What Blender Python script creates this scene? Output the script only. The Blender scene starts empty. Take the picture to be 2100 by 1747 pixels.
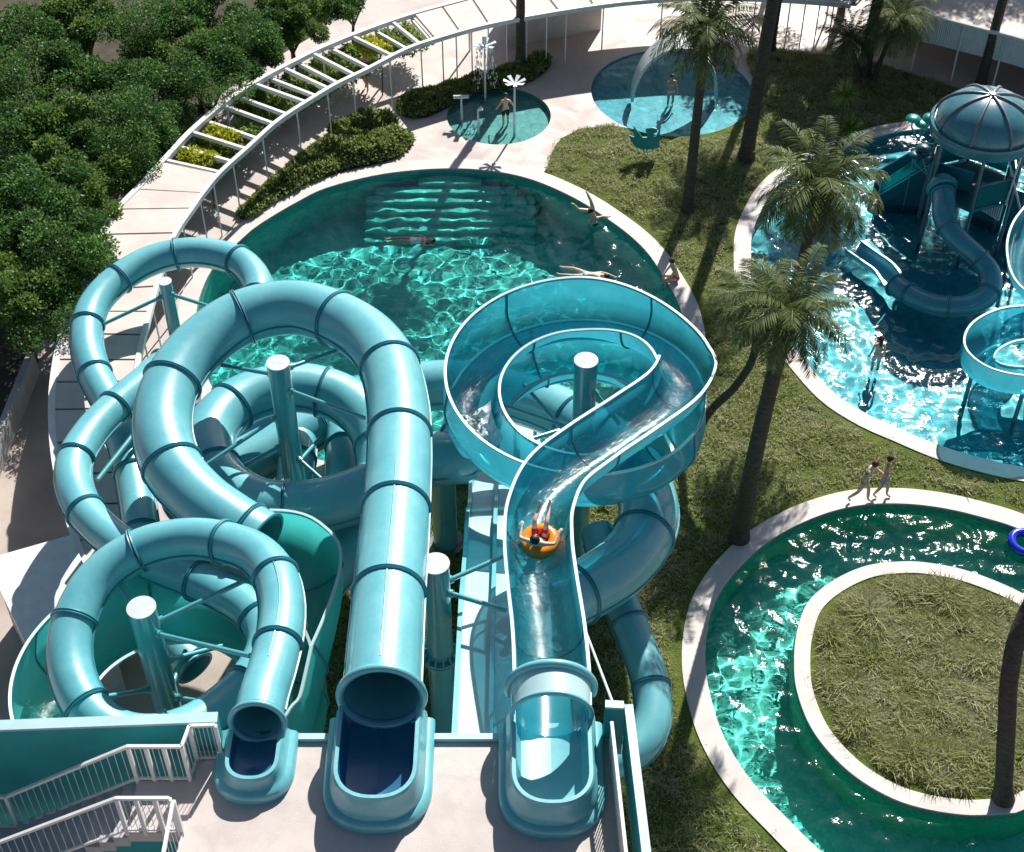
import bpy, bmesh, math, random
import numpy as np
from mathutils import Vector, Matrix, noise
from mathutils.geometry import delaunay_2d_cdt
R=math.radians
random.seed(7); np.random.seed(7)
S=bpy.context.scene; COL=S.collection
# ---------------------------------------------------------------- camera model used to take measurements off the plan
CAMZ=32.0; PITCH=R(44); FP=3080.0
CP,SP=math.cos(PITCH),math.sin(PITCH)
def at(u,v,z=0.0):
    a=(u-1050)/FP; b=-(v-874)/FP
    dy=CP+b*SP; dz=-SP+b*CP
    t=(z-CAMZ)/dz
    return Vector((a*t,dy*t,z))
SUN_AZ,SUN_EL=R(19.5),R(39)
# ---------------------------------------------------------------- materials
def new_mat(name):
    m=bpy.data.materials.new(name); m.use_nodes=True
    return m,m.node_tree,m.node_tree.nodes['Principled BSDF']
def ramp(nt,fac,stops):
    r=nt.nodes.new('ShaderNodeValToRGB'); e=r.color_ramp.elements
    while len(e)<len(stops): e.new(0.5)
    for k,(p,c) in enumerate(stops): e[k].position=p; e[k].color=(*c,1)
    nt.links.new(fac,r.inputs[0]); return r.outputs[0]
def noise_tex(nt,scale,detail=4,rough=.55,coord='Object',dist=0,stretch=None):
    tc=nt.nodes.new('ShaderNodeTexCoord'); n=nt.nodes.new('ShaderNodeTexNoise')
    n.inputs['Scale'].default_value=scale; n.inputs['Detail'].default_value=detail; n.inputs['Roughness'].default_value=rough; n.inputs['Distortion'].default_value=dist
    src=tc.outputs[coord]
    if stretch:
        mp=nt.nodes.new('ShaderNodeMapping'); mp.inputs['Scale'].default_value=stretch
        nt.links.new(src,mp.inputs[0]); src=mp.outputs[0]
    nt.links.new(src,n.inputs['Vector']); return n.outputs['Fac']
def bump(nt,bs,h,strength=.3,dist=.02):
    b=nt.nodes.new('ShaderNodeBump'); b.inputs['Strength'].default_value=strength; b.inputs['Distance'].default_value=dist
    nt.links.new(h,b.inputs['Height']); nt.links.new(b.outputs[0],bs.inputs['Normal'])
def simple(name,c1,c2,scale=3,rough=.6,bmp=0,lo=.3,hi=.7,coat=0,metal=0,spec=.5,detail=5,stretch=None,fine=None):
    m,nt,b=new_mat(name)
    f=noise_tex(nt,scale,detail,stretch=stretch)
    nt.links.new(ramp(nt,f,[(lo,c1),(hi,c2)]),b.inputs['Base Color'])
    b.inputs['Roughness'].default_value=rough; b.inputs['Metallic'].default_value=metal
    b.inputs['Coat Weight'].default_value=coat; b.inputs['Specular IOR Level'].default_value=spec
    if bmp: bump(nt,b,noise_tex(nt,fine or scale*6,4),bmp)
    return m
M={}
def slide_mat(name,c1,c2,trans,rough=.3,coat=.5,clear=0):
    m,nt,b=new_mat(name)
    f=noise_tex(nt,1.2,6,.65)
    f2=noise_tex(nt,9,5,.7,stretch=(1,1,.25))
    mx=nt.nodes.new('ShaderNodeMath'); mx.operation='MULTIPLY_ADD'; nt.links.new(f2,mx.inputs[0]); mx.inputs[1].default_value=.35
    nt.links.new(f,mx.inputs[2])
    col=ramp(nt,mx.outputs[0],[(.42,c1),(.85,c2)])
    nt.links.new(col,b.inputs['Base Color'])
    rr=nt.nodes.new('ShaderNodeMapRange'); rr.inputs[3].default_value=rough-.06; rr.inputs[4].default_value=rough+.14
    nt.links.new(f2,rr.inputs[0]); nt.links.new(rr.outputs[0],b.inputs['Roughness'])
    b.inputs['Coat Weight'].default_value=coat; b.inputs['Coat Roughness'].default_value=.12
    b.inputs['Specular IOR Level'].default_value=.8
    t=nt.nodes.new('ShaderNodeBsdfTranslucent'); nt.links.new(col,t.inputs[0])
    mix=nt.nodes.new('ShaderNodeMixShader'); mix.inputs[0].default_value=trans
    nt.links.new(b.outputs[0],mix.inputs[1]); nt.links.new(t.outputs[0],mix.inputs[2])
    if clear:   # tinted see-through resin
        tp=nt.nodes.new('ShaderNodeBsdfTransparent'); tp.inputs[0].default_value=(.11,.61,.75,1); m2=nt.nodes.new('ShaderNodeMixShader'); m2.inputs[0].default_value=clear
        nt.links.new(mix.outputs[0],m2.inputs[1]); nt.links.new(tp.outputs[0],m2.inputs[2]); mix=m2
    nt.links.new(mix.outputs[0],nt.nodes['Material Output'].inputs[0])
    return m
M['slide']=slide_mat('aqua_fibreglass',(.10,.425,.50),(.175,.53,.585),.08,.34)
M['slide_green']=slide_mat('green_fibreglass',(.04,.50,.48),(.08,.58,.55),.6,.28)
M['slide_blue']=slide_mat('blue_translucent_fibreglass',(.03,.37,.49),(.06,.47,.57),.5,.2,.7,.22)
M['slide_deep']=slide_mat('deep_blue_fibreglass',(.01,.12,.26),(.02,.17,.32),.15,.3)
M['flange']=slide_mat('teal_joint',(.02,.20,.27),(.03,.26,.33),.05,.4)
M['rim']=slide_mat('pale_rim',(.38,.60,.63),(.46,.66,.68),.1,.4)
M['pole']=slide_mat('teal_pole_paint',(.05,.30,.34),(.09,.38,.41),.0,.28,.8)
M['cap']=simple('pole_cap',(.46,.51,.51),(.56,.60,.60),4,.5)
M['deck']=simple('pale_deck',(.46,.40,.37),(.57,.50,.465),.5,.75,.25,lo=.35,hi=.65,detail=10,fine=40)
M['floor']=simple('platform_floor',(.47,.41,.385),(.59,.52,.49),.9,.6,.15,lo=.35,hi=.65,detail=10,fine=30)
def paving(name,c1,c2,stain,s):
    m,nt,b=new_mat(name); base=ramp(nt,noise_tex(nt,s,10,.6),[(.35,c1),(.65,c2)])
    st=nt.nodes.new('ShaderNodeMapRange'); st.inputs[1].default_value=.52; st.inputs[2].default_value=.72; st.inputs[4].default_value=.55
    nt.links.new(noise_tex(nt,.9,9,.68,dist=1.2),st.inputs[0])
    mx=nt.nodes.new('ShaderNodeMix'); mx.data_type='RGBA'; nt.links.new(st.outputs[0],mx.inputs[0]); nt.links.new(base,mx.inputs[6]); mx.inputs[7].default_value=(*stain,1)
    nt.links.new(mx.outputs[2],b.inputs['Base Color'])
    rr=nt.nodes.new('ShaderNodeMapRange'); rr.inputs[1].default_value=.4; rr.inputs[2].default_value=.62; rr.inputs[3].default_value=.78; rr.inputs[4].default_value=.38; nt.links.new(noise_tex(nt,.7,7,.6,dist=.8),rr.inputs[0]); nt.links.new(rr.outputs[0],b.inputs['Roughness'])
    bump(nt,b,noise_tex(nt,40,4),.2); return m
M['deck']=paving('pale_deck',(.46,.40,.37),(.57,.50,.465),(.38,.33,.30),.5)
M['floor']=paving('platform_floor',(.46,.405,.38),(.58,.51,.48),(.40,.36,.35),.9)
M['coping']=simple('white_coping',(.54,.49,.465),(.64,.59,.565),1.2,.7,.15,detail=8,fine=40)
M['roof']=simple('canopy_slab',(.54,.48,.44),(.66,.59,.55),.8,.75,.2,lo=.35,hi=.65,detail=10)
M['white']=simple('white_paint',(.66,.66,.65),(.76,.76,.75),3,.45,.05)
M['gutter']=simple('dark_joint',(.12,.11,.11),(.18,.17,.16),3,.8)
M['path']=simple('worn_path',(.36,.30,.26),(.50,.43,.38),.7,.85,.4,lo=.3,hi=.7,detail=10,fine=25)
M['soil']=simple('leaf_litter',(.035,.030,.018),(.085,.07,.045),1.4,.95,.8,detail=10,fine=14)
M['teal_wall']=simple('teal_wall_paint',(.005,.26,.28),(.012,.33,.34),1.2,.55,.08,detail=8)
M['stair']=simple('stair_concrete',(.36,.36,.36),(.47,.46,.45),2,.8,.2,detail=8)
M['steel']=simple('grey_steel',(.14,.15,.17),(.24,.25,.27),5,.4,.1,metal=.3)
def turf(name,stops,scale):
    m,nt,b=new_mat(name)
    f=noise_tex(nt,scale,10,.7); nt.links.new(ramp(nt,f,stops),b.inputs['Base Color'])
    b.inputs['Roughness'].default_value=.9; b.inputs['Specular IOR Level'].default_value=.2
    bump(nt,b,noise_tex(nt,22,6,.7),1.0,.06); return m
M['lawn']=turf('lawn_turf',[(.3,(.06,.10,.015)),(.5,(.11,.155,.026)),(.7,(.16,.19,.045))],1.1)
def tile(name,c1,c2,grout,scale):
    m,nt,b=new_mat(name)
    tc=nt.nodes.new('ShaderNodeTexCoord'); v=nt.nodes.new('ShaderNodeTexVoronoi'); v.inputs['Scale'].default_value=scale
    v2=nt.nodes.new('ShaderNodeTexVoronoi'); v2.feature='DISTANCE_TO_EDGE'; v2.inputs['Scale'].default_value=scale
    nt.links.new(tc.outputs['Object'],v.inputs['Vector']); nt.links.new(tc.outputs['Object'],v2.inputs['Vector'])
    sep=nt.nodes.new('ShaderNodeSeparateColor'); nt.links.new(v.outputs['Color'],sep.inputs[0])
    col=ramp(nt,sep.outputs[0],[(0,c1),(1,c2)])
    mx=nt.nodes.new('ShaderNodeMix'); mx.data_type='RGBA'
    st=nt.nodes.new('ShaderNodeMapRange'); st.inputs[1].default_value=0.01; st.inputs[2].default_value=.05
    nt.links.new(v2.outputs['Distance'],st.inputs[0]); nt.links.new(st.outputs[0],mx.inputs[0])
    mx.inputs[6].default_value=(*grout,1); nt.links.new(col,mx.inputs[7])
    nt.links.new(mx.outputs[2],b.inputs['Base Color']); b.inputs['Roughness'].default_value=.4
    return m
M['tile_main']=tile('emerald_pool_mosaic',(.12,.62,.57),(.24,.79,.72),(.11,.55,.51),8)
M['tile_river']=tile('green_river_mosaic',(.12,.66,.58),(.24,.84,.74),(.11,.57,.50),9)
M['tile_play']=tile('blue_play_pool_mosaic',(.03,.30,.40),(.07,.44,.51),(.03,.28,.37),7)
M['tile_kids']=tile('turquoise_crazy_tile',(.03,.42,.54),(.06,.52,.62),(.02,.24,.32),3.0)
M['tile_splash']=tile('pale_green_crazy_tile',(.12,.38,.36),(.20,.48,.45),(.08,.28,.27),3.0)
def water_mat(name,col,glit=.007,rg=.085):
    m,nt,b=new_mat(name)
    g=nt.nodes.new('ShaderNodeBsdfGlass'); g.inputs['IOR'].default_value=1.33; g.inputs['Roughness'].default_value=0; g.inputs[0].default_value=(*col,1)
    gl=nt.nodes.new('ShaderNodeBsdfGlossy'); gl.inputs['Roughness'].default_value=rg
    bp=nt.nodes.new('ShaderNodeBump'); bp.inputs['Strength'].default_value=1; bp.inputs['Distance'].default_value=.012
    nt.links.new(noise_tex(nt,6,3,.55),bp.inputs['Height']); nt.links.new(bp.outputs[0],gl.inputs['Normal'])
    mx=nt.nodes.new('ShaderNodeMixShader'); mx.inputs[0].default_value=glit; nt.links.new(g.outputs[0],mx.inputs[1]); nt.links.new(gl.outputs[0],mx.inputs[2])
    nt.links.new(mx.outputs[0],nt.nodes['Material Output'].inputs[0]); return m
M['w_main']=water_mat('clear_green_water',(.5,.93,.90))
M['w_river']=water_mat('clear_emerald_water',(.55,.95,.90),.004,.08)
M['tile_wall']=tile('bright_green_wall_mosaic',(.04,.50,.34),(.10,.66,.47),(.04,.40,.29),9)
M['w_play']=water_mat('clear_blue_water',(.55,.94,.97),.0055,.09)
M['w_kids']=water_mat('shallow_water',(.72,.97,.98))
def film_mat():
    m,nt,b=new_mat('running_water')
    tr=nt.nodes.new('ShaderNodeBsdfTransparent'); tr.inputs[0].default_value=(.86,.985,.99,1)
    gl=nt.nodes.new('ShaderNodeBsdfGlossy'); gl.inputs['Roughness'].default_value=.06
    bp=nt.nodes.new('ShaderNodeBump'); bp.inputs['Strength'].default_value=.8; bp.inputs['Distance'].default_value=.07
    nt.links.new(noise_tex(nt,4.5,5,.6,dist=1.2),bp.inputs['Height'])
    fr=nt.nodes.new('ShaderNodeFresnel'); fr.inputs[0].default_value=1.4
    nt.links.new(bp.outputs[0],gl.inputs['Normal']); nt.links.new(bp.outputs[0],fr.inputs['Normal'])
    mx=nt.nodes.new('ShaderNodeMixShader'); nt.links.new(fr.outputs[0],mx.inputs[0]); nt.links.new(tr.outputs[0],mx.inputs[1]); nt.links.new(gl.outputs[0],mx.inputs[2])
    # foam streaks: white water is really white
    df=nt.nodes.new('ShaderNodeBsdfDiffuse'); df.inputs[0].default_value=(.8,.88,.88,1)
    fo=nt.nodes.new('ShaderNodeMapRange'); fo.inputs[1].default_value=.63; fo.inputs[2].default_value=.76; fo.inputs[4].default_value=.5
    nt.links.new(noise_tex(nt,5,6,.7,dist=2.5),fo.inputs[0])
    m2=nt.nodes.new('ShaderNodeMixShader'); nt.links.new(fo.outputs[0],m2.inputs[0]); nt.links.new(mx.outputs[0],m2.inputs[1]); nt.links.new(df.outputs[0],m2.inputs[2])
    nt.links.new(m2.outputs[0],nt.nodes['Material Output'].inputs[0]); return m
M['film']=film_mat()
# ---------------------------------------------------------------- object helpers
def link(name,me,mat=None,parent=None,smooth=False):
    o=bpy.data.objects.new(name,me); COL.objects.link(o)
    if mat and not me.materials: me.materials.append(mat)
    if smooth:
        for p in me.polygons: p.use_smooth=True
    if parent is not None:
        o.parent=parent; o.location=-parent.location
    return o
def tag(o,label,cat,group=None,kind=None):
    if label: o['label']=label
    if cat: o['category']=cat
    if group: o['group']=group
    if kind: o['kind']=kind
    return o
def thing(name,label,cat,loc=(0,0,0),group=None):
    o=bpy.data.objects.new(name,None); COL.objects.link(o); o.location=loc; o.empty_display_size=.2
    return tag(o,label,cat,group)
def structure(o): o['kind']='structure'; return o
class MB:
    def __init__(s): s.v=[]; s.f=[]
    def add(s,vs,fs):
        b=len(s.v); s.v+= [tuple(p) for p in vs]; s.f+=[tuple(i+b for i in f) for f in fs]; return s
    def hexa(s,p):   # 4 bottom + 4 top corners
        return s.add(p,[(3,2,1,0),(4,5,6,7),(0,1,5,4),(1,2,6,5),(2,3,7,6),(3,0,4,7)])
    def box(s,c,sz):
        x,y,z=c; a,b,d=[q/2 for q in sz]
        return s.hexa([(x-a,y-b,z-d),(x+a,y-b,z-d),(x+a,y+b,z-d),(x-a,y+b,z-d),(x-a,y-b,z+d),(x+a,y-b,z+d),(x+a,y+b,z+d),(x-a,y+b,z+d)])
    def bar(s,p,q,w,h):   # box along p-q, w horizontal, h vertical-ish
        p,q=Vector(p),Vector(q); d=(q-p).normalized()
        side=d.cross(Vector((0,0,1)))
        side=side.normalized() if side.length>1e-4 else Vector((1,0,0))
        up=side.cross(d).normalized(); a=side*w/2; b=up*h/2
        return s.hexa([p-a-b,p+a-b,q+a-b,q-a-b,p-a+b,p+a+b,q+a+b,q-a+b])
    def cyl(s,p,q,r,r2=None,n=12,caps=True):
        p,q=Vector(p),Vector(q); r2=r if r2 is None else r2; d=(q-p).normalized()
        x=d.cross(Vector((0,0,1))); x=x.normalized() if x.length>1e-4 else Vector((1,0,0)); y=d.cross(x)
        vs=[];fs=[]
        for k in range(n):
            a=2*math.pi*k/n; o=x*math.cos(a)+y*math.sin(a); vs+=[p+o*r,q+o*r2]
        for k in range(n):
            j=(k+1)%n; fs.append((2*k,2*k+1,2*j+1,2*j))
        if caps: fs.append(tuple(2*k for k in range(n))); fs.append(tuple(2*k+1 for k in reversed(range(n))))
        return s.add(vs,fs)
    def sphere(s,c,r,n=12,m=8):
        c=Vector(c); r=Vector(r) if hasattr(r,'__len__') else Vector((r,r,r)); vs=[];fs=[]
        for j in range(m+1):
            th=math.pi*j/m
            for k in range(n):
                ph=2*math.pi*k/n; vs.append((c.x+r.x*math.sin(th)*math.cos(ph),c.y+r.y*math.sin(th)*math.sin(ph),c.z+r.z*math.cos(th)))
        for j in range(m):
            for k in range(n):
                a=j*n+k;b=j*n+(k+1)%n; fs.append((a,b,b+n,a+n))
        return s.add(vs,fs)
    def torus(s,c,ax,Rr,r,n=40,m=10,squash=1):
        c=Vector(c); ax=Vector(ax).normalized(); x=ax.orthogonal().normalized(); y=ax.cross(x); vs=[];fs=[]
        for k in range(n):
            a=2*math.pi*k/n; d=x*math.cos(a)+y*math.sin(a)
            for j in range(m):
                b=2*math.pi*j/m; vs.append(c+d*(Rr+r*math.cos(b))+ax*r*squash*math.sin(b))
        for k in range(n):
            for j in range(m):
                k2=(k+1)%n;j2=(j+1)%m; fs.append((k*m+j,k2*m+j,k2*m+j2,k*m+j2))
        return s.add(vs,fs)
    def tube(s,pts,r,n=10,caps=True):   # swept round bar through points
        pts=[Vector(p) for p in pts]; rr=r if hasattr(r,'__len__') else [r]*len(pts); vs=[];fs=[]
        prev=None
        for i,p in enumerate(pts):
            d=(pts[min(i+1,len(pts)-1)]-pts[max(i-1,0)]).normalized()
            x=(prev-d*prev.dot(d)) if prev is not None else d.orthogonal()
            x.normalize(); prev=x; y=d.cross(x)
            for k in range(n):
                a=2*math.pi*k/n; vs.append(p+(x*math.cos(a)+y*math.sin(a))*rr[i])
        for i in range(len(pts)-1):
            for k in range(n):
                j=(k+1)%n; fs.append((i*n+k,i*n+j,(i+1)*n+j,(i+1)*n+k))
        if caps: fs.append(tuple(reversed(range(n)))); fs.append(tuple(range((len(pts)-1)*n,len(pts)*n)))
        return s.add(vs,fs)
    def mesh(s,name='m'):
        me=bpy.data.meshes.new(name); me.from_pydata(s.v,[],s.f); me.update(); return me
    def build(s,name,mat,parent=None,smooth=False):
        me=s.mesh(name); o=link(name,me,mat,parent,smooth)
        if smooth: me.set_sharp_from_angle(angle=R(40))
        return o
def cr(pts,n,closed=False):   # catmull-rom, then equal arc-length resample to n points
    P=[np.array(p,float) for p in pts]; L=len(P); out=[]
    segs=L if closed else L-1
    for i in range(segs):
        p1,p2=P[i],P[(i+1)%L]
        p0=P[(i-1)%L] if closed or i>0 else 2*p1-p2
        p3=P[(i+2)%L] if closed or i+2<L else 2*p2-p1
        for t in np.linspace(0,1,16,endpoint=False):
            out.append(.5*((2*p1)+(-p0+p2)*t+(2*p0-5*p1+4*p2-p3)*t*t+(-p0+3*p1-3*p2+p3)*t**3))
    out.append(P[0] if closed else P[-1]); A=np.array(out)
    s=np.concatenate([[0],np.cumsum(np.linalg.norm(np.diff(A,axis=0),axis=1))])
    q=np.linspace(0,s[-1],n,endpoint=not closed)
    return np.stack([np.interp(q,s,A[:,k]) for k in range(A.shape[1])],1)
def length(A): return float(np.sum(np.linalg.norm(np.diff(A,axis=0),axis=1)))
def outline(px,n=120,z=0):   # closed plan outline in metres from measured points
    return cr([at(u,v,z)[:2] for u,v in px],n,True)
def ccw(A):
    x,y=A[:,0],A[:,1]; return A if np.sum(x*np.roll(y,-1)-np.roll(x,-1)*y)>0 else A[::-1]
def offset(A,d):   # outward
    A=ccw(A); t=np.roll(A,-1,0)-np.roll(A,1,0); t/=np.linalg.norm(t,axis=1)[:,None]
    return A+np.stack([t[:,1],-t[:,0]],1)*d
def inside(A,P):
    x,y=P[:,0],P[:,1]; c=np.zeros(len(P),bool); B=np.roll(A,-1,0)
    for (x1,y1),(x2,y2) in zip(A,B):
        if y1==y2: continue
        m=((y1>y)!=(y2>y))&(x<(x2-x1)*(y-y1)/(y2-y1)+x1); c^=m
    return c
def dist_to(A,P):
    d=np.full(len(P),1e9)
    for q in A: d=np.minimum(d,(P[:,0]-q[0])**2+(P[:,1]-q[1])**2)
    return np.sqrt(d)
def sheet(name,outer,holes,z,mat,parent=None):
    vs=[];es=[]
    for L in [outer]+holes:
        b=len(vs); n=len(L); vs+=[Vector((float(p[0]),float(p[1]))) for p in L]; es+=[(b+i,b+(i+1)%n) for i in range(n)]
    V,_,F,_,_,_=delaunay_2d_cdt(vs,es,[],0,1e-5)
    V=np.array([v[:] for v in V]); C=np.array([V[list(f)].mean(0) for f in F])
    k=inside(np.array(outer),C)
    for h in holes: k&=~inside(np.array(h),C)
    fs=[tuple(f) for f,q in zip(F,k) if q]
    fs=[f if np.cross(V[f[1]]-V[f[0]],V[f[2]]-V[f[0]])>0 else f[::-1] for f in fs]
    me=bpy.data.meshes.new(name); me.from_pydata([(x,y,z) for x,y in V],[],fs); me.update()
    return link(name,me,mat,parent)
def ring_wall(mb,A,z0,z1):
    n=len(A); vs=[(*p,z0) for p in A]+[(*p,z1) for p in A]
    mb.add(vs,[(i,(i+1)%n,n+(i+1)%n,n+i) for i in range(n)])
def band(mb,A,B,zt,zb_in,zb_out):   # flat ring between outlines A (inner) and B (outer) with side faces
    n=len(A); vs=[(*p,zb_in) for p in A]+[(*p,zt) for p in A]+[(*p,zt) for p in B]+[(*p,zb_out) for p in B]
    fs=[]
    for i in range(n):
        j=(i+1)%n
        for k in range(3): fs.append((k*n+i,k*n+j,(k+1)*n+j,(k+1)*n+i))
    mb.add(vs,fs)
def water(name,A,z,mat,cell,amp,hole=None,seed=0,fs=(.8,2.1,5.0)):
    lo,hi=A.min(0)-.3,A.max(0)+.3
    X=np.arange(lo[0],hi[0],cell); Y=np.arange(lo[1],hi[1],cell); gx,gy=np.meshgrid(X,Y)
    P=np.stack([gx.ravel(),gy.ravel()],1); k=inside(A,P)
    if hole is not None: k&=~inside(hole,P)
    k=k.reshape(gx.shape)
    fk=k[:-1,:-1]|k[1:,:-1]|k[:-1,1:]|k[1:,1:]
    idx=-np.ones(gx.shape,int); jj,ii=np.nonzero(fk); use=np.zeros(gx.shape,bool)
    for dj in (0,1):
        for di in (0,1): use[jj+dj,ii+di]=True
    idx[use]=np.arange(use.sum()); px,py=gx[use],gy[use]
    v=[]
    for x,y in zip(px,py):
        h=amp[0]*noise.noise(Vector((x*fs[0],y*fs[0],seed)))+amp[1]*noise.noise(Vector((x*fs[1]+.6*noise.noise(Vector((x,y,9))),y*fs[1],seed+3)))+amp[2]*noise.noise(Vector((x*fs[2],y*fs[2],seed+7)))
        v.append((x,y,z+h))
    f=[(int(idx[j,i]),int(idx[j,i+1]),int(idx[j+1,i+1]),int(idx[j+1,i])) for j,i in zip(jj,ii)]
    me=bpy.data.meshes.new(name); me.from_pydata(v,[],f); me.update()
    o=link(name,me,mat,None,True); structure(o); o.cycles.is_caustics_caster=True
    return o
def receiver(o): o.cycles.is_caustics_receiver=True; return o
# ---------------------------------------------------------------- plan outlines
main_in=ccw(outline([(943,348),(1068,364),(1175,407),(1264,464),(1318,510),(1353,557),(1391,624),(1408,700),(1395,780),(1340,860),(1240,920),(1100,955),(900,965),(750,962),(620,935),(510,875),(439,803),(410,720),(402,660),(411,607),(439,550),(500,489),(535,461),(607,418),(675,386),(800,357)],140))
main_out=offset(main_in,.62)
river_in=ccw(outline([(1836,1035),(1748,1041),(1659,1068),(1571,1116),(1505,1178),(1465,1240),(1449,1306),(1447,1373),(1460,1443),(1487,1519),(1540,1603),(1615,1682),(1682,1747),(1780,1820),(1950,1900),(2200,1890),(2400,1730),(2450,1500),(2400,1320),(2250,1170),(2100,1092),(2013,1063),(1925,1043)],140))
river_out=offset(river_in,.62)
isl_out=ccw(outline([(1628,1360),(1633,1302),(1655,1240),(1704,1196),(1770,1165),(1836,1155),(1902,1157),(1991,1176),(2100,1222),(2190,1285),(2250,1380),(2250,1500),(2200,1600),(2100,1662),(2057,1671),(1969,1673),(1858,1651),(1770,1607),(1704,1550),(1659,1488),(1633,1417)],120))
isl_in=offset(isl_out,-.42)
play_in=ccw(outline([(1935,262),(1814,278),(1700,318),(1636,352),(1593,385),(1564,428),(1543,480),(1540,530),(1546,590),(1578,655),(1636,725),(1707,805),(1778,852),(1850,884),(1921,914),(1993,937),(2100,961),(2250,980),(2450,930),(2550,800),(2500,600),(2400,430),(2250,310),(2100,262),(2000,256)],150))
play_out=offset(play_in,.6)
def circle(c,r,n=72): return np.array([(c[0]+r*math.cos(2*math.pi*k/n),c[1]+r*math.sin(2*math.pi*k/n)) for k in range(n)])
kids_c=at(1378,188,0); kids=circle(kids_c,3.22)
spl_c=at(1023,237,0); splash=circle(spl_c,2.03)
# ---------------------------------------------------------------- ground
big=np.array([(-140,-60),(140,-60),(140,220),(-140,220)],float)
structure(sheet('plaza',big,[offset(main_in,.3),offset(river_in,.3),offset(play_in,.3),kids,splash],0,M['deck']))
lawn_px=[(1105,368),(1122,345),(1133,310),(1150,285),(1190,265),(1250,258),(1335,271),(1400,274),(1470,262),(1520,235),(1541,195),(1543,160),(1530,122),(1540,103),(1600,104),(1700,114),(1800,130),(1900,163),(2000,193),(2100,216),(2400,310),(2800,560),(2800,2000),(640,2000),(610,1500),(560,1100),(500,985),(480,900),(700,700)]
lawn_out=np.array([at(u,v)[:2] for u,v in lawn_px])
main_h,river_h,play_h=offset(main_in,.45),offset(river_in,.45),offset(play_in,.45)
kids_h=circle(kids_c,3.25)
lawn=structure(sheet('lawn',lawn_out,[main_h,river_h,play_h,kids_h],.02,M['lawn']))
isl_h=offset(isl_in,.15)
structure(sheet('island_lawn',isl_h,[],.03,M['lawn'])).name='lawn'
soil_px=[(-400,1400),(-60,950),(0,880),(62,716),(100,690),(108,640),(150,560),(200,470),(250,395),(345,300),(450,195),(560,122),(640,75),(690,20),(700,-60),(700,-300),(-900,-300),(-900,1400)]
structure(sheet('soil',np.array([at(u,v)[:2] for u,v in soil_px]),[],.012,M['soil']))
path_px=[(-300,1900),(-60,950),(0,880),(62,716),(110,690),(118,850),(135,1000),(190,1180),(330,1290),(560,1330),(610,1500),(560,1900)]
structure(sheet('path',np.array([at(u,v)[:2] for u,v in path_px]),[],.008,M['path']))
# ---------------------------------------------------------------- pools
def pool(name,label,inn,out,depth,wl,mt,wm,cell,amp,hole=None,holecop=None,seed=0,fs=(.8,2.1,5.0)):
    c=inn.mean(0); t=thing(name,label,'pool',(c[0],c[1],0))
    mb=MB(); ring_wall(mb,ccw(inn),.0,-depth)
    receiver(mb.build('pool_wall',M['tile_wall'] if name=='lazy_river' else mt,t,True))
    fl=sheet('pool_floor',offset(inn,.002),[offset(hole,-.002)] if hole is not None else [],-depth,mt,t); receiver(fl)
    if out is not None:
        mb=MB(); band(mb,ccw(inn),ccw(out),.055,-.16,-.05); receiver(mb.build('coping',M['coping'],t))
    water('water',inn,-wl,wm,cell,amp,hole,seed,fs)
    return t
mp=pool('swimming_pool','large round pool of emerald water beneath the aqua slides',main_in,main_out,2.4,.14,M['tile_main'],M['w_main'],.085,(.05,.033,.008),seed=1)
rp=pool('lazy_river','ring shaped green pool around the grass island',river_in,river_out,1.6,.16,M['tile_river'],M['w_river'],.075,(.045,.038,.012),hole=isl_out,seed=5,fs=(.9,2.4,5.5))
ip=thing('island_kerb','white ring kerb around the grass island inside the green pool','kerb',(*isl_out.mean(0),0))
mb=MB(); ring_wall(mb,isl_out,-1.6,.0); receiver(mb.build('kerb_wall',M['tile_wall'],ip,True))
mb=MB(); band(mb,isl_in,isl_out,.06,-.05,-.16); receiver(mb.build('coping',M['coping'],ip))
pp=pool('play_pool','large blue pool holding the domed play tower',play_in,play_out,.75,.12,M['tile_play'],M['w_play'],.085,(.05,.038,.012),seed=11,fs=(.9,2.3,5.2))
kp=pool('wading_pool','round turquoise paddling pool under the white arch',kids,None,.42,.05,M['tile_kids'],M['w_kids'],.09,(.02,.016,.006),seed=15)
sp=pool('splash_pool','small round pale green splash pool with spray posts',splash,None,.32,.04,M['tile_splash'],M['w_kids'],.08,(.016,.016,.006),seed=19)
# underwater entry steps along the far side of the main pool
cx=main_in.mean(0)
mb=MB(); A=ccw(main_in); ytop=at(943,350,0).y; xL,xR=at(748,400,0).x,at(1098,400,0).x
for k in range(7):
    ya=ytop-.03-.37*k; yb=ya-.37; zt=-.40-.29*k
    def clip(y):
        xs=[x for x in np.arange(-9,9,.05) if inside(A,np.array([[x,y]]))[0]]
        return (max(xL,min(xs)+.03),min(xR,max(xs)-.03)) if xs else None
    c=clip(ya)
    if not c: c=clip(ya-.1)
    x0,x1=c
    mb.hexa([(x0,yb,-2.38),(x1,yb,-2.38),(x1,ya+.3,-2.38),(x0,ya+.3,-2.38),(x0,yb,zt),(x1,yb,zt),(x1,ya+(.3 if k==0 else -.002),zt),(x0,ya+(.3 if k==0 else -.002),zt)])
receiver(mb.build('pool_steps',M['tile_main'],mp))
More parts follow.
